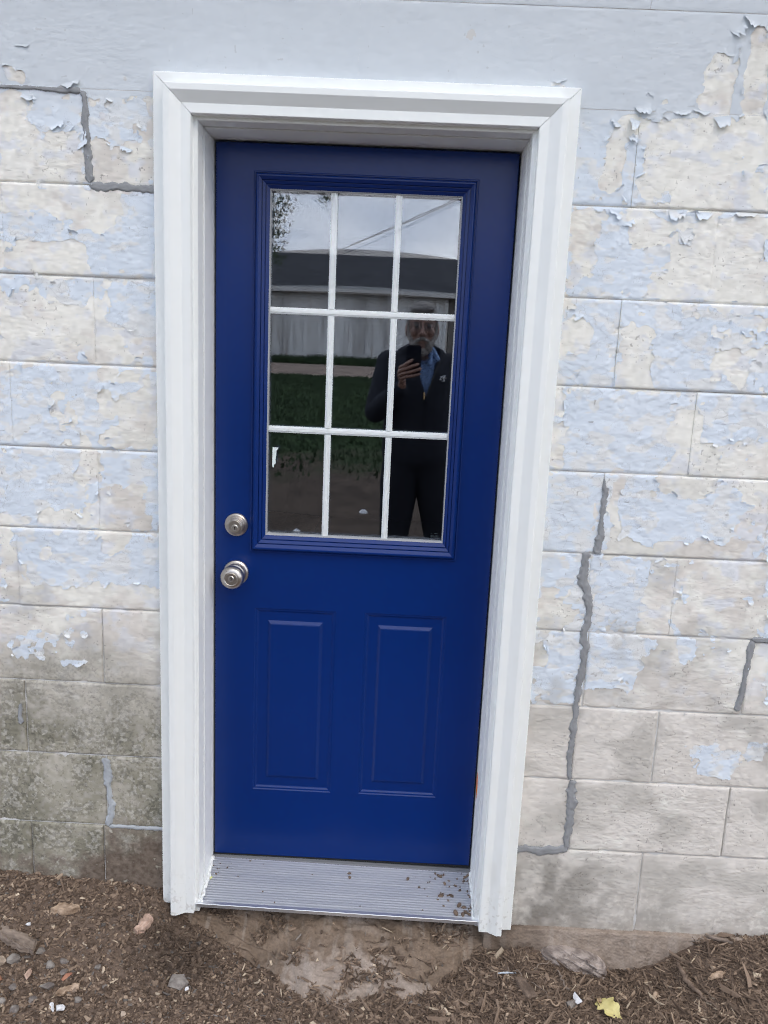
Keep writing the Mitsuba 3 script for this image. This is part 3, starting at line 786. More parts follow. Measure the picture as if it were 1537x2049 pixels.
xs, zs = np.linspace(GX0-.003, GX1+.003, 33), np.linspace(GZ0-.003, GZ1+.003, 45)
X, Z = np.meshgrid(xs, zs)
u, w = (X-(GX0+GX1)/2)/((GX1-GX0)/2+.003), (Z-(GZ0+GZ1)/2)/((GZ1-GZ0)/2+.003)
Yp = DY+.0225 - 0.00065*(1-u**2)*sstep(.40, 1.0, w)
obj(D+'__glass_pane', (np.stack([X, Yp, Z], -1).reshape(-1, 3), grid_faces(*X.shape)), M['glass_coated'], True)
# spacer round the inside of the sealed unit
obj(D+'__spacer', rings([(GX0+.0016, GX1-.0016, GZ0+.0024, GZ1-.0014, DY+.0045), (GX0+.0020, GX1-.0020, GZ0+.0028, GZ1-.0018, DY+.0205)], cap=False), M['seal_white'])
MB = [(-.0082, .0185), (-.0082, .0095), (-.0072, .0085), (-.0050, .0080), (-.0036, .0062), (.0036, .0062), (.0050, .0080), (.0072, .0085), (.0082, .0095), (.0082, .0185)]


def bar(a, b, c, vert):
    v = []
    for e in (a, b):
        v += [((c+q, DY+y, e) if vert else (e, DY+y, c+q)) for q, y in MB]
    k = len(MB)
    f = []
    for i in range(k):
        j = (i+1) % k
        f += [(i, j, k+j), (i, k+j, k+i)]
    m = trimesh.Trimesh(np.array(v), np.array(f), process=False); trimesh.repair.fix_normals(m)
    return m


HZ, VX = (1.2205, 1.5180), (-0.0765, 0.0810)
for z in HZ:
    obj(D+'__muntin', bar(GX0+.002, GX1-.002, z, False), M['white_vinyl'], 20)
ze = [GZ0+.002, HZ[0]-.0084, HZ[0]+.0084, HZ[1]-.0084, HZ[1]+.0084, GZ1-.002]
for x in VX:
    for i in range(3):
        obj(D+'__muntin', bar(ze[2*i], ze[2*i+1], x, True), M['white_vinyl'], 20)
# torn label and etched mark on the glass
st = np.array([(-0.2170, 1.1750), (-0.2005, 1.1735), (-0.2040, 1.1690), (-0.2065, 1.1665), (-0.2085, 1.1400), (-0.2078, 1.1330), (-0.2120, 1.1300), (-0.2130, 1.1215), (-0.2175, 1.1235)])
st3 = np.column_stack([st[:, 0], np.full(len(st), DY+.0030), st[:, 1]])
k = obj(D+'__torn_label', (st3, np.array([(0, 2, 1), (0, 3, 2), (0, 4, 3), (0, 6, 4), (4, 6, 5), (0, 8, 6), (6, 8, 7)])), M['paper'])
labels[k] = {'label': 'scrap of torn white label left on the lower left light'}
em = [box(x0, x1, DY+.0030, DY+.0032, z0, z1) for x0, x1, z0, z1 in ((.203, .2065, .9655, .967), (.2122, .2205, .9652, .967), (.203, .2044, .9560, .9612), (.2058, .2072, .9560, .9612), (.203, .2072, .9602, .9614), (.2100, .2108, .957, .962), (.2115, .2135, .9565, .958), (.2160, .2205, .9608, .962), (.2160, .2172, .9555, .9612), (.2192, .2205, .9555, .9612), (.2160, .2205, .9582, .9590))]
k = obj(D+'__etched_mark', cat(em), M['etch'])
labels[k] = {'label': 'faint etched mark in the bottom right corner of the glass'}
obj(D+'__door_sweep', cbox(-DX+.001, DX-.001, DY+.004, DY+.04, -.0075, .0, .001), M['black_rubber'])
# deadbolt
dc = (-0.3085, DY, 0.966)
k = D+'__deadbolt'
obj(k, lathe_y([(0, 0), (.0305, 0), (.0310, .0015), (.0298, .0042), (.0285, .0044), (.0262, .0062), (.0246, .0064), (.0242, .0080), (.0236, .0125), (.0222, .0140), (.0205, .0142), (.0203, .0165), (.0198, .0225), (.0186, .0238), (.0168, .0240), (.0162, .0228), (0, .0226)], dc), M['nickel'], 25)
obj(k+'__face', lathe_y([(.0160, .0226), (.0160, .0240), (.0152, .0246), (.0086, .0244), (.0084, .0226)], dc), M['nickel'], 25)
obj(k+'__cylinder', lathe_y([(.0080, .0225), (.0080, .0250), (.0072, .0256), (0, .0256)], (dc[0], dc[1], dc[2]-.0035)), M['nickel_bright'], 25)
obj(k+'__keyway', cat([box(dc[0]-.0009, dc[0]+.0009, DY-.0262, DY-.0250, dc[2]-.0085, dc[2]+.0005), box(dc[0]-.0004, dc[0]+.0022, DY-.0262, DY-.0250, dc[2]-.0040, dc[2]-.0022)]), M['dark_gap'])
# knob
kc = (-0.3080, DY, 0.836)
k = D+'__door_knob'
obj(k, lathe_y([(0, 0), (.0330, 0), (.0338, .002), (.0328, .0060), (.0290, .0088), (.0270, .0092), (.0262, .0120), (.0235, .0160), (.0170, .0185), (.0150, .0210), (.0142, .0280), (.0170, .0315), (.0235, .0345), (.0285, .0395), (.0307, .0460), (.0308, .0520), (.0292, .0580), (.0258, .0628), (.0215, .0655), (.0178, .0662), (.0166, .0655), (.0162, .0640), (0, .0638)], kc), M['nickel'], 25)
obj(k+'__face', lathe_y([(.0158, .0640), (.0158, .0656), (.0150, .0662), (.0084, .0660), (.0082, .0640)], kc), M['nickel'], 25)
obj(k+'__cylinder', lathe_y([(.0078, .0640), (.0078, .0668), (.0070, .0674), (0, .0674)], (kc[0], kc[1], kc[2])), M['nickel_bright'], 25)
obj(k+'__keyway', cat([box(kc[0]-.0009, kc[0]+.0009, DY-.0680, DY-.0668, kc[2]-.0030, kc[2]+.0060), box(kc[0]-.0004, kc[0]+.0022, DY-.0680, DY-.0668, kc[2]+.0005, kc[2]+.0022)]), M['dark_gap'])

# ------------------------------------------------------------------ ground
XC = [-3, -.93, -.79, -.6, -.48, -.40, -.2, .2, .44, .52, .73, .86, .99, 1.17, 3]
ZC = [.0, .0, -.012, -.022, -.036, -.11, -.19, -.19, -.15, -.135, -.195, -.165, -.095, -.085, -.07]


def gbase(x, y):
    t = np.clip(-y/.3, 0, 1); t = t*t*(3-2*t)
    return np.interp(x, XC, ZC)*(1-t) + (-.135)*t


def ground_z(x, y):
    z = gbase(x, np.minimum(y, 0))
    near = sstep(-1.2, -0.5, y)
    z = z + (0.020*(nz(x, y, 7, 4, 41)-0.5)*sstep(0.0, -0.06, y) + 0.012*(nz(x, y, 45, 3, 42)-0.5))*near
    z = z + (-0.055)*sstep(-0.45, -1.5, y)
    rise = np.clip(-y-5.0, 0, 27)*0.0408 + np.clip(-y-32, 0, 400)*0.004
    return z + rise + 0.05*(nz(x, y, .5, 3, 44)-0.5)*sstep(-1.5, -4, y)


def spread(a, b, fine, far, n):
    core = np.arange(a, b+fine/2, fine)
    s = np.cumsum(fine*np.linspace(1, 1.0, n)*np.array([1.16**i for i in range(n)]))
    s = s[s < far]
    return core, s


cx, sx_ = spread(-1.05, 1.38, 0.0052, 320, 120)
xs = np.concatenate([(cx[0]-sx_)[::-1], cx, cx[-1]+sx_])
cy, sy_ = spread(-0.52, 0.03, 0.0052, 420, 120)
ys = np.concatenate([(cy[0]-sy_)[::-1], cy, cy[-1]+sy_[sy_ < 60]])
X, Y = np.meshgrid(xs, ys)
Zg = ground_z(X, Y)
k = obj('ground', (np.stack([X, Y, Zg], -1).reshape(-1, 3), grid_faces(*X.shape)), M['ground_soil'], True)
tag(k, 'brown soil bed running out to a lawn and dirt track', kind='structure')

# footings under the sill and under the wall at the right
EX = [-.40, -.33, -.25, -.163, -.10, -.074, -.045, .0, .038, .08, .124, .18, .226, .30, .353, .40]
EY = [.0, .02, .05, .10, .17, .22, .26, .255, .235, .20, .18, .18, .175, .10, .03, .0]
xs, ts = np.linspace(-.42, .43, 190), np.linspace(0, 1.1, 90)
X, Tt = np.meshgrid(xs, ts)
E = np.interp(X, EX, EY) + 0.05 + 0.03*(nz(X, Tt, 16, 3, 61)-0.5)
Y = 0.05 - Tt*(E+0.045)
top = -0.083 - 0.008*X/0.4
end = gbase(X, np.minimum(0.05-(E+0.045), 0)) - 0.006
Zf = top + (end-top)*np.clip(Tt, 0, 1.1)**0.85 + 0.022*(nz(X, Y, 11, 4, 62)-0.5)*np.sin(np.clip(Tt, 0, 1)*PI) + 0.016*(nz(X, Y, 48, 4, 63)-0.5)
Zf = Zf - 0.02*np.clip(Tt-1, 0, 1)*10 + 0.02*(nz(X, Y, 22, 4, 67)-0.5)
k = obj(B+'__footing', (np.stack([X, Y, Zf], -1).reshape(-1, 3), grid_faces(*X.shape)), M['footing_concrete'], True)
labels[k] = {'label': 'rough dirt smeared concrete footing sloping out below the threshold'}
xs, ts = np.linspace(.40, 1.7, 220), np.linspace(0, 1, 40)
X, Tt = np.meshgrid(xs, ts)
led = -0.087 + 0.004*(nz(X, X*0, 8, 3, 64)-0.5)
Zf = led - np.clip(Tt-.25, 0, 1)*0.20
Y = 0.004 - np.where(Tt < .25, Tt/.25*0.020, 0.020 + (Tt-.25)*0.035) + 0.008*(nz(X, Zf, 22, 4, 65)-0.5)*np.clip(Tt*4, 0, 1)
Zf = Zf + 0.004*(nz(X, Y+Tt, 40, 3, 66)-0.5)
k = obj(B+'__footing', (np.stack([X, Y, Zf], -1).reshape(-1, 3), grid_faces(*X.shape)), M['footing_concrete'], True)
labels[k] = {'label': 'concrete footing ledge at the foot of the wall right of the door'}

# ------------------------------------------------------------------ shredded bark mulch
def lump_here(x, y):
    return (-y < np.interp(x, EX, EY) - 0.012) & (np.abs(x) < .4)


N = 40000
x, y = rng.uniform(-1.02, 1.36, N), rng.uniform(-.47, .03, N)
keep = ~lump_here(x, y) | (rng.uniform(size=N) < 0.03 + 0.75*sstep(.40, .58, nz(x, y, 14, 3, 91))*sstep(.14, .0, np.interp(x, EX, EY)+y-.02))
keep &= ~((x > .42) & (x < .97) & (y > -0.035))
x, y = x[keep], y[keep]; N = len(x)
right = sstep(-.45, .45, x)
ln = (0.005 + rng.gamma(2.0, 0.0058, N))*(0.50+0.67*right); wd = (0.0016 + rng.gamma(2.0, 0.0012, N))*(1.25-0.35*right); hd = wd*rng.uniform(.25, .7, N)
ln = np.minimum(ln, .045)
E_ = np.interp(x, EX, EY) + .05
t_ = np.clip((.05-y)/(E_+.045), 0, 1.1)
zf_ = (-.083-.008*x/.4) + (gbase(x, np.minimum(.05-(E_+.045), 0))-.006 + .083+.008*x/.4)*t_**.85
z = np.where(lump_here(x, y), np.maximum(ground_z(x, y), zf_+.002), ground_z(x, y)) + rng.uniform(-.001, .004, N)
yaw, tl, rl = rng.uniform(0, 2*PI, N), rng.normal(0, .32, N), rng.normal(0, .5, N)
cube = np.array([(-1, -1, -1), (1, -.6, -1), (1, .7, -1), (-1, 1, -1), (-.9, -.8, 1), (.8, -.5, 1), (.9, .5, 1), (-.8, .8, 1)])*0.5
ct = np.array([(0, 2, 1), (0, 3, 2), (4, 5, 6), (4, 6, 7), (0, 1, 5), (0, 5, 4), (1, 2, 6), (1, 6, 5), (2, 3, 7), (2, 7, 6), (3, 0, 4), (3, 4, 7)])
v = cube[None]*(1+0.35*rng.normal(size=(N, 8, 3)))*np.stack([ln, wd, hd], -1)[:, None]
v[..., 2] += (v[..., 0]**2)*rng.normal(0, 9, (N, 1))
cr, sr = np.cos(rl), np.sin(rl)
v = np.stack([v[..., 0], v[..., 1]*cr[:, None]-v[..., 2]*sr[:, None], v[..., 1]*sr[:, None]+v[..., 2]*cr[:, None]], -1)
c_, s_ = np.cos(tl), np.sin(tl)
v = np.stack([v[..., 0]*c_[:, None]+v[..., 2]*s_[:, None], v[..., 1], -v[..., 0]*s_[:, None]+v[..., 2]*c_[:, None]], -1)
c_, s_ = np.cos(yaw), np.sin(yaw)
v = np.stack([v[..., 0]*c_[:, None]-v[..., 1]*s_[:, None], v[..., 0]*s_[:, None]+v[..., 1]*c_[:, None], v[..., 2]], -1)
v += np.stack([x, y, z], -1)[:, None]
tone = rng.beta(1.6, 3.2, N)
pal = np.array([(.066, .047, .035), (.160, .115, .085), (.255, .188, .140), (.43, .33, .24)])
ci = np.clip(tone*3.2, 0, 2.999); i0 = ci.astype(int); fr = (ci-i0)[:, None]
col = pal[i0]*(1-fr) + pal[i0+1]*fr
pale = rng.uniform(size=N) < 0.022
col[pale] = np.array([.44, .36, .27])*rng.uniform(.8, 1.25, (pale.sum(), 1))
grey = rng.uniform(size=N) < 0.05*(1-right)
col[grey] = np.array([.17, .15, .135])*rng.uniform(.6, 1.2, (grey.sum(), 1))
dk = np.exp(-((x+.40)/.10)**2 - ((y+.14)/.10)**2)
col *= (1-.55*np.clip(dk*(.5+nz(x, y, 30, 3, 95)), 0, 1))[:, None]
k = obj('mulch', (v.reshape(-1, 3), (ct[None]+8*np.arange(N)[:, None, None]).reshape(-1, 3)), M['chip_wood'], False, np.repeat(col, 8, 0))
tag(k, 'shredded brown bark mulch covering the bed along the wall', 'mulch', kind='stuff')


def on(x, y, up=0.0): return (x, y, float(ground_z(np.array(x), np.array(y)))+up)


def shard(lx, ly, lz, seed, n=14):
    r = np.random.default_rng(seed)
    q = r.normal(size=(n, 3)); q /= np.linalg.norm(q, axis=1, keepdims=True)
    q = q*np.array([lx, ly, lz])/2*r.uniform(.8, 1.1, (n, 1))
    h = ConvexHull(q)
    m = trimesh.Trimesh(q, h.simplices, process=True); trimesh.repair.fix_normals(m)
    m = m.subdivide().subdivide()
    m.vertices += 0.06*min(lx, ly)*(meshkit.fbm(m.vertices/ly*3+seed, 3, seed)-0.5)[:, None]*m.vertex_normals
    return m


def plank(lx, ly, lz, seed, n=22, m_=9):
    """a splintered piece of bark or wood: uneven outline, ridges along the grain"""
    u, t = np.meshgrid(np.linspace(-.5, .5, n), np.linspace(-.5, .5, m_), indexing='ij')
    q_ = np.random.default_rng(seed)
    up = np.clip(1.0 - np.abs(2*u)**7 + .0, .12, 1)*(.62+1.0*(nz(u*5+seed, u*0, 1.6, 3, seed)-.25)); dn = np.clip(1.0 - np.abs(2*u)**7, .12, 1)*(.62+1.0*(nz(u*5+seed, u*0+9, 1.6, 3, seed)-.25))
    half = np.where(t > 0, up, dn)
    X = u*lx*(1+.30*(nz(t*4+seed, u*0+np.sign(u)*3, 2.2, 3, seed+2)-.5)*2) + .10*lx*t*q_.normal(); Y = t*ly*half + .10*ly*np.sin(u*5+seed)
    ridge = nz(t*9+seed, u*1.5, 1.0, 3, seed+1)
    zt = lz*(0.25+0.9*ridge)*(1-(2*t)**6*0.6)*(1-np.abs(2*u)**8*.5) + 0.18*lx*u*u
    top = np.stack([X, Y, zt], -1).reshape(-1, 3); bot = np.stack([X, Y, zt*0-lz*.35], -1).reshape(-1, 3)
    f = grid_faces(n, m_); k = n*m_
    rim = np.concatenate([np.arange(m_), np.arange(1, n)*m_+m_-1, (n-1)*m_+np.arange(m_-2, -1, -1), np.arange(n-2, 0, -1)*m_])
    a, b = rim, np.roll(rim, -1)
    f = np.vstack([f, f[:, ::-1]+k, np.stack([a, b, b+k], 1), np.stack([a, b+k, a+k], 1)])
    m = trimesh.Trimesh(np.vstack([top, bot]), f, process=False); trimesh.repair.fix_normals(m)
    return m


def item(name, mesh, mat, label, cat_, sm=35):
    k = obj(name, mesh, M[mat], sm)
    tag(k, label, cat_)
    return k


item('bark_chunk', rot(plank(.062, .026, .016, 3), .15, .1, 0, on(-.705, -.098, .006)), 'wood_tan', 'weathered tan chunk of bark on the soil left of the frame', 'bark')
item('wood_chunk', rot(plank(.050, .032, .016, 4), 1.35, 0.2, -.35, on(-.494, -.115, .012)), 'stone_pink', 'broken pale pinkish chunk lying upright below the left casing', 'chunk')
item('bark_slab', rot(plank(.125, .046, .014, 6), -.62, .1, .05, on(-.805, -.170, .008)), 'wood_grey', 'long grey brown slab of bark at the left edge', 'bark')
item('grey_stone', rot(stone((.017, .015, .012), 7), .3, 0, 0, on(-.797, -.203, .006)), 'stone_grey', 'round grey stone just under the bark slab', 'stone')
item('tan_stone', rot(stone((.016, .014, .011), 8), .3, 0, 0, on(-.825, -.214, .006)), 'stone_tan', 'tan stone cut by the left edge of the picture', 'stone')
item('flat_stone', rot(shard(.052, .030, .014, 9), .2, 0, 0, on(-.735, -.183, .004)), 'stone_grey', 'flat dark stone right of the bark slab', 'stone')
item('quartz_stone', rot(shard(.022, .036, .018, 10), .2, 0, 0, on(-.744, -.233, .007)), 'stone_pink', 'pink and white stone between grey stone and brick chip', 'stone')
item('brick_chip', rot(shard(.034, .018, .014, 12, 10), .6, 0, 0, on(-.648, -.238, .006)), 'brick_red', 'red brick chip among the stones at the lower left', 'brick')
item('brick_chip', rot(shard(.024, .020, .014, 13, 10), .1, 0, 0, on(-.815, -.246, .006)), 'brick_red', 'orange brick chip at the left edge of the picture', 'brick')
item('mossy_stone', rot(shard(.046, .030, .018, 14), .1, 0, 0, on(-.685, -.262, .005)), 'stone_grey', 'angular grey stone below the red brick chip', 'stone')
item('wood_shard', rot(plank(.052, .020, .008, 15), .75, .2, 0, on(-.632, -.268, .006)), 'wood_tan', 'splintered tan wood just right of the angular grey stone', 'wood')
item('white_shell', rot(shard(.014, .038, .006, 16), .5, .2, .3, on(-.652, -.317, .006)), 'chalk_white', 'thin white sliver beside the white stone at the lower left', 'chip')
item('white_stone', rot(shard(.026, .022, .016, 17), .4, 0, 0, on(-.632, -.316, .007)), 'chalk_white', 'angular white and grey stone at the lower left', 'stone')
item('concrete_chunk', rot(shard(.052, .056, .026, 18, 16), .5, .15, 0, on(-.378, -.225, .008)), 'stone_grey', 'jagged grey concrete chunk on the dark soil below the left casing', 'stone')
item('white_pebble', rot(stone((.005, .009, .005), 19), .1, 0, 0, on(-.350, -.241, .004)), 'chalk_white', 'white pebble touching the jagged concrete chunk', 'pebble')
item('small_pebble', rot(stone((.007, .005, .005), 20), .3, 0, 0, on(-.788, -.132, .004)), 'chalk_white', 'small white pebble above the bark slab', 'pebble')
item('yellow_chip', rot(shard(.016, .018, .009, 21), .3, 0, 0, on(-.480, -.322, .005)), 'stone_tan', 'pale yellow chip near the bottom left of the bed', 'chip')
for i, (x_, y_, r_) in enumerate([(-.77, -.26, .010), (-.71, -.29, .011), (-.70, -.21, .012), (-.67, -.20, .010), (-.66, -.225, .009), (-.74, -.32, .012), (-.60, -.29, .009), (-.58, -.21, .008), (-.55, -.25, .007), (-.78, -.30, .011)]):
    k = obj('dark_stone', rot(stone((r_*1.2, r_, r_*.75), 40+i, sub=2), i, 0, 0, on(x_, y_, .003)), M['stone_grey'], 35)
    tag(k, 'small dark grey stone in the stony soil at the lower left', 'stone', 'small dark stones')
item('paint_chip', rot(flake((0, 0), .050, .022, 0, .9, 71), .1, PI/2-.2, 0, on(.452, -.124, .010)), 'wall_paint', 'curled white paint chip on the mulch below the right casing', 'paint chip', True)
item('bark_piece', rot(plank(.064, .034, .010, 22), -.70, .2, .1, on(.492, -.178, .008)), 'bark_brown', 'broad brown piece of bark below the curled white paint chip', 'bark')
item('slate_stone', rot(shard(.040, .034, .018, 23), .2, 0, 0, on(.600, -.216, .008)), 'stone_grey', 'grey stone with a white paint chip leaning on it', 'stone')
item('paint_chip', rot(flake((0, 0), .034, .014, 0, .5, 72), 2.0, PI/2-.5, 0, on(.617, -.205, .022)), 'chalk_white', 'white paint chip leaning on the grey stone', 'paint chip', True)


def leaf(l, w, seed):
    n, m_ = 16, 9
    u, t = np.meshgrid(np.linspace(0, 1, n), np.linspace(-1, 1, m_), indexing='ij')
    half = w/2*np.sin(np.clip(u, 0, 1)**.75*PI)**.8*(1+0.25*np.sin(u*22)*np.abs(t))
    return trimesh.Trimesh(np.stack([u*l, t*half, .010*np.abs(t)*np.sin(u*PI)+.016*u*u*np.sin(u*5)+0.006*(nz(u*3, t, 2, 3, seed)-.5)], -1).reshape(-1, 3), grid_faces(n, m_), process=False)


item('yellow_leaf', rot(leaf(.085, .046, 3), -1.05, .2, -.15, on(.668, -.195, .014)), 'leaf_yellow', 'curled yellow leaf at the bottom edge of the bed', 'leaf', True)
item('brown_leaf', rot(leaf(.026, .011, 5), 1.6, .2, -.3, on(.668, -.210, .008)), 'leaf_tan', 'narrow tan leaf above the curled yellow leaf', 'leaf', True)
item('tan_leaf', rot(leaf(.028, .020, 6), .2, .1, .1, on(.640, -.062, .012)), 'leaf_tan', 'folded tan leaf below the layered rock', 'leaf', True)
rp = np.array([on(.913, -.062, .010), on(.911, -.100, .012), on(.916, -.140, .014), on(.930, -.175, .012), on(.955, -.215, .006)])
tt = np.linspace(0, 4, 24)
item('curved_root', tube(np.stack([np.interp(tt, range(5), rp[:, i]) for i in range(3)], -1) + 0.002*rng.normal(size=(24, 3)), .0045+.0025*np.sin(tt*1.1), 8), 'bark_brown', 'curved brown root lying on the mulch at the right', 'root', True)
item('pale_chip', rot(plank(.022, .014, .006, 24), .9, .2, 0, on(.828, -.150, .006)), 'wood_tan', 'pale wood chip left of the curved root', 'wood chip')


def twig(name, a, b, r, lab, mat='wood_grey'):
    t_ = np.linspace(0, 1, 12)[:, None]
    a, b = np.array(on(*a, .008)), np.array(on(*b, .010))
    q = a*(1-t_)+b*t_ + 0.003*rng.normal(size=(12, 3)) + np.array([0, 0, .006])*np.sin(t_*PI)
    item(name, tube(q, r*np.linspace(1, .5, 12), 6), mat, lab, 'twig', True)


twig('twig', (.60, -.165), (.585, -.095), .003, 'brown twig standing across the mulch above the grey stone')
twig('twig', (.520, -.11), (.60, -.055), .0016, 'thin twig crossing below the layered rock')
twig('twig', (.455, -.10), (.545, -.20), .0022, 'long thin twig beside the broad piece of bark')
twig('twig', (.57, -.225), (.50, -.215), .0026, 'pale stick below the broad piece of bark', 'wood_tan')
item('bark_strip', rot(plank(.060, .011, .006, 26), -.35, .1, 0, on(1.03, -.022, .010)), 'wood_grey', 'pale strip of bark on the mulch against the wall at the right', 'bark')
item('bark_strip', rot(plank(.045, .014, .008, 27), .35, .1, 0, on(.985, -.13, .008)), 'wood_tan', 'tan strip of bark right of the curved root', 'bark')
rk = trimesh.creation.icosphere(subdivisions=5)
vv = rk.vertices.copy()
vv = np.sign(vv)*np.abs(vv)**np.array([.75, .8, .8])
vv = vv*np.array([.092, .036, .044])
lay = np.floor((vv[:, 2]+.30*vv[:, 0])/.0060 + 2.4*nz(vv[:, 0], vv[:, 2], 14, 3, 71))
vv[:, 1] += (0.013*(meshkit.noise(np.stack([lay*7.3, np.floor(vv[:, 0]/.07+lay*.37), lay*0], -1), 3)-.5) + 0.005*(nz(vv[:, 0], vv[:, 2], 60, 3, 72)-.5))*(vv[:, 1] < 0)
rk.vertices = vv
item('layered_rock', rot(rk, -.05, -.25, .16, (.640, -.040, -.170)), 'stone_layer', 'layered pale rock bedded under the footing right of the door', 'rock', 25)

# crumbs of soil dropped on the threshold
ms = []
for (cx_, n_, s_) in ((.318, 34, .040), (.250, 9, .05), (.36, 16, .008), (-.34, 10, .02), (-.20, 4, .08), (.05, 4, .12)):
    for _ in range(n_):
        xx = np.clip(cx_ + rng.normal()*s_, -.36, .362); yy = rng.uniform(-.02, .108) if rng.uniform() < .5 else .108-abs(rng.normal())*.03
        yy = np.clip(yy, -.025, .11)
        zz = RZ0 + (RZ1-RZ0)*(yy-RY0)/(RY1-RY0) - .010*xx/.75 + .002
        r_ = (abs(rng.normal())*.0012+.0007)*(1.7 if cx_ > .3 else 1)
        ms.append(rot(trimesh.creation.icosphere(subdivisions=1, radius=1).apply_scale((r_*1.9, r_*1.1, r_*.9)), rng.uniform(0, 6), 0, 0, (xx, yy, zz)))
k = obj('dirt_crumbs', cat(ms), M['bark_brown'], 40)
tag(k, 'brown dirt crumbs scattered over the metal threshold', 'dirt', kind='stuff')

# ------------------------------------------------------------------ the man taking the picture (seen in the glass)
def sph(x, y, z, r, n=20): return m3.Manifold.sphere(r, n).translate((x, y, z))


def bone(a, ra, b, rb, n=20): return m3.Manifold.batch_hull([sph(*a, ra, n), sph(*b, rb, n)])


def chain(ps, n=20):
    return [bone(ps[i][:3], ps[i][3], ps[i+1][:3], ps[i+1][3], n) for i in range(len(ps)-1)]


def fuse(ms): return m3.Manifold.batch_boolean(ms, m3.OpType.Add)


def soften(man, edge, it=10, noise_=0.0, f=20, seed=0):
    m = tm(man.refine_to_length(edge))
    m.merge_vertices()
    trimesh.smoothing.filter_taubin(m, lamb=0.5, nu=0.52, iterations=it)
    if noise_:
        m.vertices += m.vertex_normals*((meshkit.fbm(m.vertices*f, 3, seed)-0.5)*2*noise_)[:, None]
    return m


PX, PY = 0.212, -2.31
HO = np.array([0.211, -2.245, 1.553]); HS = np.array([1.05, 1.05, 1.10])


def H(x, y, z): return tuple(HO + HS*np.array([x, y, z]))


def ell(c, r, n=40): return m3.Manifold.sphere(1.0, n).scale(tuple(np.array(r)*HS)).translate(H(*c))


SHO_L, ELB_L, WRI_L = (.040, -2.315, 1.365), (-.022, -2.20, 1.105), (.112, -2.045, 1.245)
SHO_R, ELB_R, WRI_R = (.388, -2.325, 1.365), (.445, -2.36, 1.09), (.455, -2.29, .84)
head = [ell((0, -.012, .040), (.074, .094, .088)), m3.Manifold.batch_hull([ell((0, .010, .02), (.068, .072, .05)), ell((0, .040, -.085), (.042, .038, .030)), ell((0, -.005, -.05), (.060, .050, .035))]),
        m3.Manifold.batch_hull([sph(*H(0, .084, .026), .008), sph(*H(0, .112, -.020), .012)]), sph(*H(.013, .099, -.025), .009), sph(*H(-.013, .099, -.025), .009),
        m3.Manifold.batch_hull([sph(*H(-.040, .072, .036), .012), sph(*H(.040, .072, .036), .012)]), sph(*H(.040, .058, -.014), .024), sph(*H(-.040, .058, -.014), .024),
        m3.Manifold.batch_hull([sph(*H(-.022, .080, -.058), .008), sph(*H(.022, .080, -.058), .008)]),
        ell((.078, -.012, -.002), (.010, .020, .034)), ell((-.078, -.012, -.002), (.010, .020, .034))]
sockets = fuse([sph(*H(.032, .098, .016), .017), sph(*H(-.032, .098, .016), .017)])
headm = fuse(head) - sockets
# left hand round the phone: palm at its left edge, four fingers across its back, thumb on the screen side
TIPS = [(.160, 1.392), (.189, 1.372), (.203, 1.349), (.199, 1.322)]
MCP = [(.108, 1.352), (.105, 1.333), (.110, 1.313), (.118, 1.296)]
hand = []
for i, ((tx, tz), (mx, mz)) in enumerate(zip(TIPS, MCP)):
    r = (.0092, .0095, .0090, .0080)[i]
    k1 = (mx-.006, -1.972, mz); k2 = (mx+.012, -1.950, mz+.010)
    k3 = (mx+(tx-mx)*.62, -1.947, mz+(tz-mz)*.66); k4 = (tx, -1.953, tz)
    hand += chain([(*k1, r*1.15), (*k2, r*1.05), (*k3, r), (*k4, r*.86)], 16)
hand += [m3.Manifold.batch_hull([sph(.103, -1.985, 1.345, .012), sph(.100, -1.99, 1.318, .014), sph(.112, -1.985, 1.292, .013), sph(.118, -2.010, 1.268, .017), sph(.108, -2.02, 1.30, .016)])]
hand += chain([(.118, -2.015, 1.275, .016), (.118, -2.030, 1.310, .0125), (.128, -2.018, 1.342, .0105), (.142, -1.999, 1.368, .0090)], 16)
hand += [bone((.114, -2.012, 1.270), .018, WRI_L, .026)]
hr = [m3.Manifold.batch_hull([sph(.452, -2.285, .80, .016), sph(.462, -2.26, .775, .014), sph(.462, -2.30, .765, .014), sph(.455, -2.29, .835, .022)])]
for i, (dy, l) in enumerate(((.026, .070), (.006, .078), (-.013, .073), (-.030, .058))):
    a = (.461, -2.283+dy*.75, .772); b = (.464, -2.278+dy, .772-l*.45); c_ = (.458, -2.270+dy, .772-l*.78); d = (.450, -2.264+dy, .772-l)
    hr += chain([(*a, .0105), (*b, .0093), (*c_, .0085), (*d, .0075)], 16)
hr += chain([(.452, -2.270, .815, .014), (.448, -2.245, .785, .0115), (.446, -2.236, .755, .0095)], 16)
hr += [bone((.455, -2.288, .82), .020, WRI_R, .026)]
body = [headm, bone((.212, -2.285, 1.49), .052, (.212, -2.315, 1.38), .058),
        m3.Manifold.batch_hull([sph(.15, PY, 1.30, .10), sph(.275, PY, 1.30, .10), sph(.09, -2.315, 1.365, .05), sph(.335, -2.32, 1.365, .05)]),
        m3.Manifold.batch_hull([sph(.16, PY, 1.28, .10), sph(.265, PY, 1.28, .10), sph(.17, PY, .92, .11), sph(.255, PY, .92, .11)])]
body += chain([(*SHO_L, .052), (*ELB_L, .040), (*WRI_L, .027)]) + chain([(*SHO_R, .052), (*ELB_R, .040), (*WRI_R, .027)])
body += chain([(.140, PY, .84, .095), (.108, -2.30, .36, .056), (.104, -2.325, -.10, .038)]) + chain([(.285, PY, .84, .095), (.368, -2.30, .36, .056), (.380, -2.325, -.10, .038)])
body += hand + hr
for fx in (.104, .380):
    body += [bone((fx, -2.33, -.13), .040, (fx, -2.20, -.155), .026)]
PN = 'person'
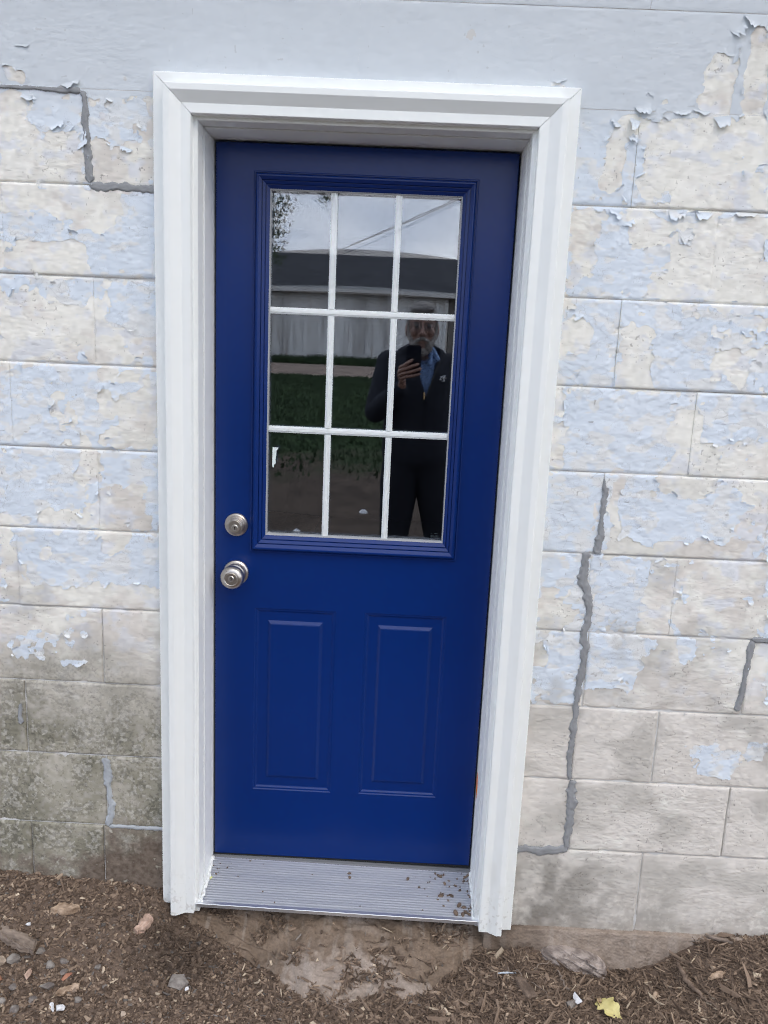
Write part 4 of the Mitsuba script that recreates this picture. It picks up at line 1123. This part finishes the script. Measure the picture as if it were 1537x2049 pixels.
tag(PN, 'grey bearded man in dark jacket and blue shirt photographing the door', 'person')
obj(PN+'__body', soften(fuse(body), .008, 8), M['skin'], True)
beard = fuse([m3.Manifold.batch_hull([sph(*H(0, .058, -.108), .028), sph(*H(.032, .044, -.088), .026), sph(*H(-.032, .044, -.088), .026)]), bone(H(.034, .052, -.080), .024, H(.060, .018, -.035), .018), bone(H(-.034, .052, -.080), .024, H(-.060, .018, -.035), .018),
              bone(H(.064, .012, -.035), .016, H(.071, .004, .015), .010), bone(H(-.064, .012, -.035), .016, H(-.071, .004, .015), .010),
              bone(H(0, .093, -.041), .010, H(.030, .076, -.058), .011), bone(H(0, .093, -.041), .010, H(-.030, .076, -.058), .011), bone(H(.030, .076, -.058), .012, H(.030, .066, -.085), .016), bone(H(-.030, .076, -.058), .012, H(-.030, .066, -.085), .016)])
obj(PN+'__beard', soften(beard, .005, 6, .0022, 120, 3), M['beard_grey'], True)
hair = ell((0, -.018, .046), (.081, .099, .092)) - m3.Manifold.batch_hull([sph(*H(-.09, .10, .070), .02), sph(*H(.09, .10, .070), .02), sph(*H(-.09, .20, -.3), .02), sph(*H(.09, .20, -.3), .02), sph(*H(-.065, .045, .030), .02), sph(*H(.065, .045, .030), .02), sph(*H(-.09, .030, -.30), .02), sph(*H(.09, .030, -.30), .02)]) - m3.Manifold.batch_hull([sph(*H(-.2, -.2, -.15), .05), sph(*H(.2, -.2, -.15), .05), sph(*H(-.2, .2, -.10), .05), sph(*H(.2, .2, -.10), .05)])
hair = hair + bone(H(-.050, .058, .088), .016, H(.040, .066, .096), .018)
obj(PN+'__hair', soften(hair, .005, 5, .003, 70, 5), M['hair_grey'], True)
for s in (-1, 1):
    obj(PN+'__eye', tm(sph(*H(s*.032, .076, .016), .0125, 24)), M['eye_white'], True)
GA = []
for s in (-1, 1):
    a = np.linspace(0, 2*PI, 25)
    x_ = s*.034 + .026*np.sign(np.cos(a))*np.abs(np.cos(a))**.6; z_ = .014 + .017*np.sign(np.sin(a))*np.abs(np.sin(a))**.6
    GA.append(tube([H(q, .102-.2*abs(q)**1.6*.5, w_) for q, w_ in zip(x_, z_)], .0019, 6))
    GA.append(tube([H(s*.060, .094, .018), H(s*.074, .085, .018), H(s*.080, -.005, .014), H(s*.080, -.02, .0)], .0014, 6))
GA.append(tube([H(-.009, .104, .018), H(0, .107, .021), H(.009, .104, .018)], .0013, 6))
obj(PN+'__glasses', cat(GA), M['spectacle_metal'], True)
for s in (-1, 1):
    a = np.linspace(0, 2*PI, 24, endpoint=False)
    v = np.array([H(s*.034, .1005, .014)] + [H(s*.034+.025*np.sign(np.cos(q))*abs(np.cos(q))**.6, .0985, .014+.016*np.sign(np.sin(q))*abs(np.sin(q))**.6) for q in a])
    obj(PN+'__glasses__lens', (v, np.array([(0, 1+i, 1+(i+1) % 24) for i in range(24)])), M['spectacle_glass'])
# shirt, jacket, trousers, shoes
shirt = fuse([m3.Manifold.batch_hull([sph(.155, PY, 1.29, .112), sph(.27, PY, 1.29, .112), sph(.10, -2.315, 1.365, .058), sph(.325, -2.32, 1.365, .058)]),
              m3.Manifold.batch_hull([sph(.165, PY, 1.27, .114), sph(.26, PY, 1.27, .114), sph(.17, PY, .95, .118), sph(.255, PY, .95, .118)]),
              bone((.155, -2.305, 1.415), .040, (.212, -2.335, 1.44), .048), bone((.27, -2.305, 1.415), .040, (.212, -2.335, 1.44), .048),
              bone((.263, -2.245, 1.452), .013, (.262, -2.185, 1.375), .012), bone((.268, -2.25, 1.448), .018, (.300, -2.21, 1.40), .014), bone((.163, -2.245, 1.452), .013, (.185, -2.185, 1.375), .012)])
obj(PN+'__shirt', soften(shirt, .010, 6, .002, 26, 8), M['shirt_blue'], True)
jk = fuse([m3.Manifold.batch_hull([sph(.150, PY, 1.28, .128), sph(.275, PY, 1.28, .128), sph(.075, -2.315, 1.365, .068), sph(.350, -2.32, 1.365, .068)]),
           m3.Manifold.batch_hull([sph(.155, PY, 1.26, .130), sph(.27, PY, 1.26, .130), sph(.155, PY, .88, .138), sph(.275, PY, .88, .138)]),
           bone((.125, -2.32, 1.41), .052, (.212, -2.355, 1.455), .056), bone((.30, -2.32, 1.41), .052, (.212, -2.355, 1.455), .056)]
          + chain([(*SHO_L, .074), (*ELB_L, .062), tuple(np.array(WRI_L)*.93+np.array(ELB_L)*.07) + (.046,)]) + chain([(*SHO_R, .074), (*ELB_R, .062), tuple(np.array(WRI_R)*.93+np.array(ELB_R)*.07) + (.046,)]))
wedge = m3.CrossSection([[(.165, 1.44), (.247, 1.195), (.312, 1.44), (.325, 1.56), (.150, 1.56)]]).extrude(.20).rotate((90, 0, 0)).translate((0, -2.10, 0))
jk = jk - wedge - m3.Manifold.batch_hull([sph(.212, -2.26, 1.44, .066), sph(.212, -2.22, 1.60, .066)]) - mfbox(-.5, 1, -3, -1, .0, .80)
obj(PN+'__jacket', soften(jk, .010, 8, .004, 14, 9), M['navy_cloth'], True)


def front_y(x, z): return -2.31 + .133


zs_ = np.linspace(1.195, .82, 14)
obj(PN+'__jacket__zipper', tube([(.247+.004*math.sin(i), front_y(0, 0)+.004, z) for i, z in enumerate(zs_)], .0035, 6), M['navy_cloth'], True)
obj(PN+'__jacket__zipper_edge', tube([(.250, -2.176, 1.20), (.285, -2.182, 1.31), (.318, -2.20, 1.40)], .0028, 6), M['spectacle_metal'], True)
obj(PN+'__jacket__zipper_pull', cbox(.232, .242, -2.172, -2.166, 1.182, 1.222, .002), M['gold_metal'])
em = [rot(box(-w_/2, w_/2, -.001, .001, -h_/2, h_/2), 0, 0, a_, (.333+dx_, -2.178, 1.300+dz_)) for dx_, dz_, w_, h_, a_ in ((0, .012, .030, .004, -.3), (-.004, .004, .022, .004, -.3), (.006, -.004, .008, .016, -.2), (-.012, -.006, .010, .008, .2), (.012, .006, .010, .012, -.4), (.004, -.014, .018, .004, -.2))]
k = obj(PN+'__jacket__emblem', cat(em), M['emblem_white'])
labels[k] = {'label': 'small white emblem on the chest of the jacket'}
tr = fuse(chain([(.150, PY, .88, .120), (.128, -2.31, .70, .112), (.106, -2.30, .36, .080), (.102, -2.32, -.08, .062)]) + chain([(.275, PY, .88, .120), (.312, -2.31, .70, .100), (.372, -2.30, .36, .080), (.382, -2.32, -.08, .062)])) - mfbox(-1, 2, -3, -1, -.5, -.125)
obj(PN+'__trousers', soften(tr, .012, 8, .003, 12, 12), M['dark_denim'], True)
for fx in (.104, .380):
    sh = fuse([m3.Manifold.batch_hull([sph(fx, -2.345, -.125, .055), sph(fx, -2.21, -.148, .044), sph(fx-.012, -2.16, -.155, .034), sph(fx, -2.36, -.16, .045)])]) - mfbox(-1, 2, -3, -1, -.5, -.186)
    obj(PN+'__shoe', soften(sh, .008, 4), M['navy_cloth'], True)
# phone
ph = m3.CrossSection.square((.076, .155), True).offset(-.012, m3.JoinType.Round).offset(.012, m3.JoinType.Round, 2.0, 32).extrude(.009).rotate((90, 0, 0))
pm = tm(ph)
PM = trimesh.transformations.euler_matrix(-.19, -.02, 0); PM[:3, 3] = (.168, -1.968, 1.390)
k = 'phone'
tag(k, 'black phone held up in the hand of the bearded man', 'phone')
pm.apply_transform(PM); obj(k+'__case', pm, M['phone_black'], 30)
cam_ = cbox(.006, .034, .0, .002, .040, .072, .0008); cam_.apply_transform(PM); obj(k+'__camera_bump', cam_, M['phone_black'], 30)
for lx, lz in ((.026, .064), (.014, .048)):
    c_ = lathe_y([(0, 0), (.0055, 0), (.0055, .0012), (0, .0012)], (0, 0, 0), 24); c_.apply_transform(trimesh.transformations.rotation_matrix(PI, [0, 0, 1])); c_.apply_translation((lx, .0018, lz)); c_.apply_transform(PM)
    obj(k+'__lens', c_, M['lens_dark'], 30)

# ------------------------------------------------------------------ the yard behind him: barn, wire, tree, grass
BN = 'barn'
tag(BN, 'long pale metal sided barn with dark roof across the yard', 'barn')
BX0, BX1, BY, ZB, ZE = -13.0, 6.2, -32.0, .70, 3.86
n = 22; w_ = .86
for i in range(n):
    x0 = 1.98 - w_*(i+1); x1 = x0 + w_
    if x1 < BX0: break
    q = np.linspace(x0, x1-.012, 37)
    yv = BY + .016*np.cos((q-x0)/w_*2*PI*6) + .006*((i*7) % 3)
    v = np.concatenate([np.stack([q, yv, q*0+ZB], -1), np.stack([q, yv, q*0+ZE], -1)])
    m_ = len(q); f = np.array([(a, a+1, a+m_+1) for a in range(m_-1)] + [(a, a+m_+1, a+m_) for a in range(m_-1)])
    obj(BN+'__siding_sheet', (v, f[:, ::-1]), M['barn_metal'], True)
for i in range(15):
    x0 = 2.0 + .28*i
    obj(BN+'__board', box(x0, x0+.27, BY-.03, BY+.01+.004*((i*5) % 3), ZB, ZE), M['barn_boards'])
obj(BN+'__core', box(BX0, BX1, -43.5, BY-.06, .5, ZE-.02), M['barn_boards'])
rv = np.array([(BX0-.3, BY+.45, ZE-.02), (BX1+.3, BY+.45, ZE-.02), (BX1+.3, -38, 5.90), (BX0-.3, -38, 5.90), (BX0-.3, -44.5, ZE-.2), (BX1+.3, -44.5, ZE-.2)])
rf = np.array([(0, 2, 1), (0, 3, 2), (3, 4, 5), (3, 5, 2), (0, 1, 5), (0, 5, 4), (0, 4, 3), (1, 2, 5)])
rm = trimesh.Trimesh(rv, rf, process=False); trimesh.repair.fix_normals(rm)
obj(BN+'__roof', rm, M['barn_roof'])
obj(BN+'__fascia', box(BX0-.3, BX1+.3, BY+.452, BY+.49, ZE-.20, ZE+.0), M['barn_trim'])
u_ = np.linspace(0, 1, 60)[:, None]
ms = []
for s in (0, 1):
    a, b = np.array([-3.12, -31.6, 4.95]), np.array([7.6, 1.0, 5.95+.13*s])
    q = a*(1-u_)+b*u_; q[:, 2:] -= 1.1*(u_*(1-u_))*4*.35; q[:, :1] += .018*np.sin(u_*60+s*PI)*(.4+s)
    ms.append(tube(q, .013, 6))
k = obj('overhead_wire', cat(ms), M['wire_black'], True)
tag(k, 'pair of black overhead wires running from the barn roof', 'wire')

TR = 'tree'
tag(TR, 'tree with small dark leaves hanging at the left of the yard', 'tree')
tp = [(-4.2, -10.2, -.1), (-4.15, -10.2, 1.6), (-4.0, -10.1, 3.2), (-3.9, -10.0, 5.2), (-3.8, -10, 7.0)]
obj(TR+'__trunk', tube(tp, [.24, .19, .16, .10, .03], 12), M['bark_brown'], True)
r2 = np.random.default_rng(77)
TIP = [(-1.62, -9.0, 3.30), (-1.66, -9.0, 2.95), (-1.70, -9.0, 2.62), (-1.30, -9.0, 3.62), (-1.15, -9.0, 3.66), (-1.74, -9.0, 3.55), (-1.62, -9.0, 3.66), (-1.48, -9.0, 3.52), (-1.74, -9.05, 3.02), (-1.70, -9.0, 3.18), (-1.76, -9.0, 2.72), (-1.02, -9.0, 3.42), (-.93, -9.0, 3.55), (-1.80, -9.0, 2.88)]
br, lv = [], []
for (x_, y_, z_) in TIP:
    a = np.array([-3.95, -10.05, 4.4]); b = np.array([x_-.25, y_-.1, z_+1.1]); c_ = np.array([x_, y_, z_-.12])
    t_ = np.linspace(0, 1, 14)[:, None]
    q = a*(1-t_)**2 + 2*t_*(1-t_)*b + t_**2*c_
    br.append(tube(q, np.linspace(.05, .004, 14)[:, ], 6))
    for i in range(38):
        o_ = q[-1]+np.array([0, 0, .12]) + r2.normal(size=3)*np.array([.075, .12, .085])
        lv.append((o_, r2.uniform(.045, .085)))
for i in range(16):
    a = np.array([-3.95, -10.05, r2.uniform(2.9, 6.5)]); d = r2.normal(size=3); d[2] = abs(d[2])*.6; d /= np.linalg.norm(d)
    if d[0] > .5 and d[1] > -.2: d[0] *= -1
    e = a + d*r2.uniform(1.4, 2.2)
    t_ = np.linspace(0, 1, 8)[:, None]
    br.append(tube(a*(1-t_)+e*t_ + np.array([0, 0, .3])*t_*(1-t_), np.linspace(.06, .012, 8), 6))
    for j in range(170):
        o_ = a+(e-a)*r2.uniform(.35, 1.12) + r2.normal(size=3)*.34
        lv.append((o_, r2.uniform(.05, .09)))
obj(TR+'__limbs', cat(br), M['bark_brown'], True)
P0 = np.array([q[0] for q in lv]); S0 = np.array([q[1] for q in lv]); Nl = len(lv)
a1 = r2.normal(size=(Nl, 3)); a1[:, 2] -= .8; a1 /= np.linalg.norm(a1, axis=1, keepdims=True)
b1 = np.cross(a1, r2.normal(size=(Nl, 3))); b1 /= np.linalg.norm(b1, axis=1, keepdims=True)
v = np.stack([P0, P0+a1*S0[:, None]*.5+b1*S0[:, None]*.3, P0+a1*S0[:, None], P0+a1*S0[:, None]*.5-b1*S0[:, None]*.3], 1).reshape(-1, 3)
i4 = 4*np.arange(Nl)[:, None]
f = np.vstack([i4+np.array([[0, 1, 2]]), i4+np.array([[0, 2, 3]])])
k = obj(TR+'__crown', (v, f), M['leaf_green'])
labels[k] = {'kind': 'stuff', 'label': 'small dark leaves of the tree'}
Ng = 60000
gx = r2.uniform(-9, 7, Ng); gy = np.where(r2.uniform(size=Ng) < .85, r2.uniform(-23.6, -7.2, Ng), r2.uniform(-31.9, -29.9, Ng))
keep = r2.uniform(size=Ng) < sstep(-7.0, -10.0, gy + 2.5*(nz(gx, gy, .6, 3, 81)-.5))
gx, gy = gx[keep], gy[keep]; Ng = len(gx)
hh = np.where(gy < -29, r2.uniform(.08, .38, Ng)*(.3+nz(gx, gy, .9, 3, 82)), r2.uniform(.03, .09, Ng)); an = r2.uniform(0, PI, Ng); ww = r2.uniform(.012, .03, Ng)*np.where(gy < -20, 1.8, 1)
gz = ground_z(gx, gy)
cx_, sx_ = np.cos(an)*ww, np.sin(an)*ww
v = np.stack([np.stack([gx-cx_, gy-sx_, gz-.01], -1), np.stack([gx+cx_, gy+sx_, gz-.01], -1), np.stack([gx+r2.normal(size=Ng)*.03, gy+r2.normal(size=Ng)*.03, gz+hh], -1)], 1).reshape(-1, 3)
k = obj('grass', (v, np.arange(3*Ng).reshape(-1, 3)), M['grass_blade'])
tag(k, 'green grass of the yard between the building and the barn', 'grass', kind='stuff')
for i, (x_, y_) in enumerate([(-1.9, -4.9), (-1.0, -4.65), (-.75, -4.72), (-.2, -5.6)]):
    k = obj('yard_stone', rot(stone((.045, .035, .03), 90+i, sub=2), i, 0, 0, on(x_, y_, .01)), M['chalk_white'], 35)
    tag(k, 'pale stone lying on the bare earth of the yard', 'stone', 'pale stones in the yard')
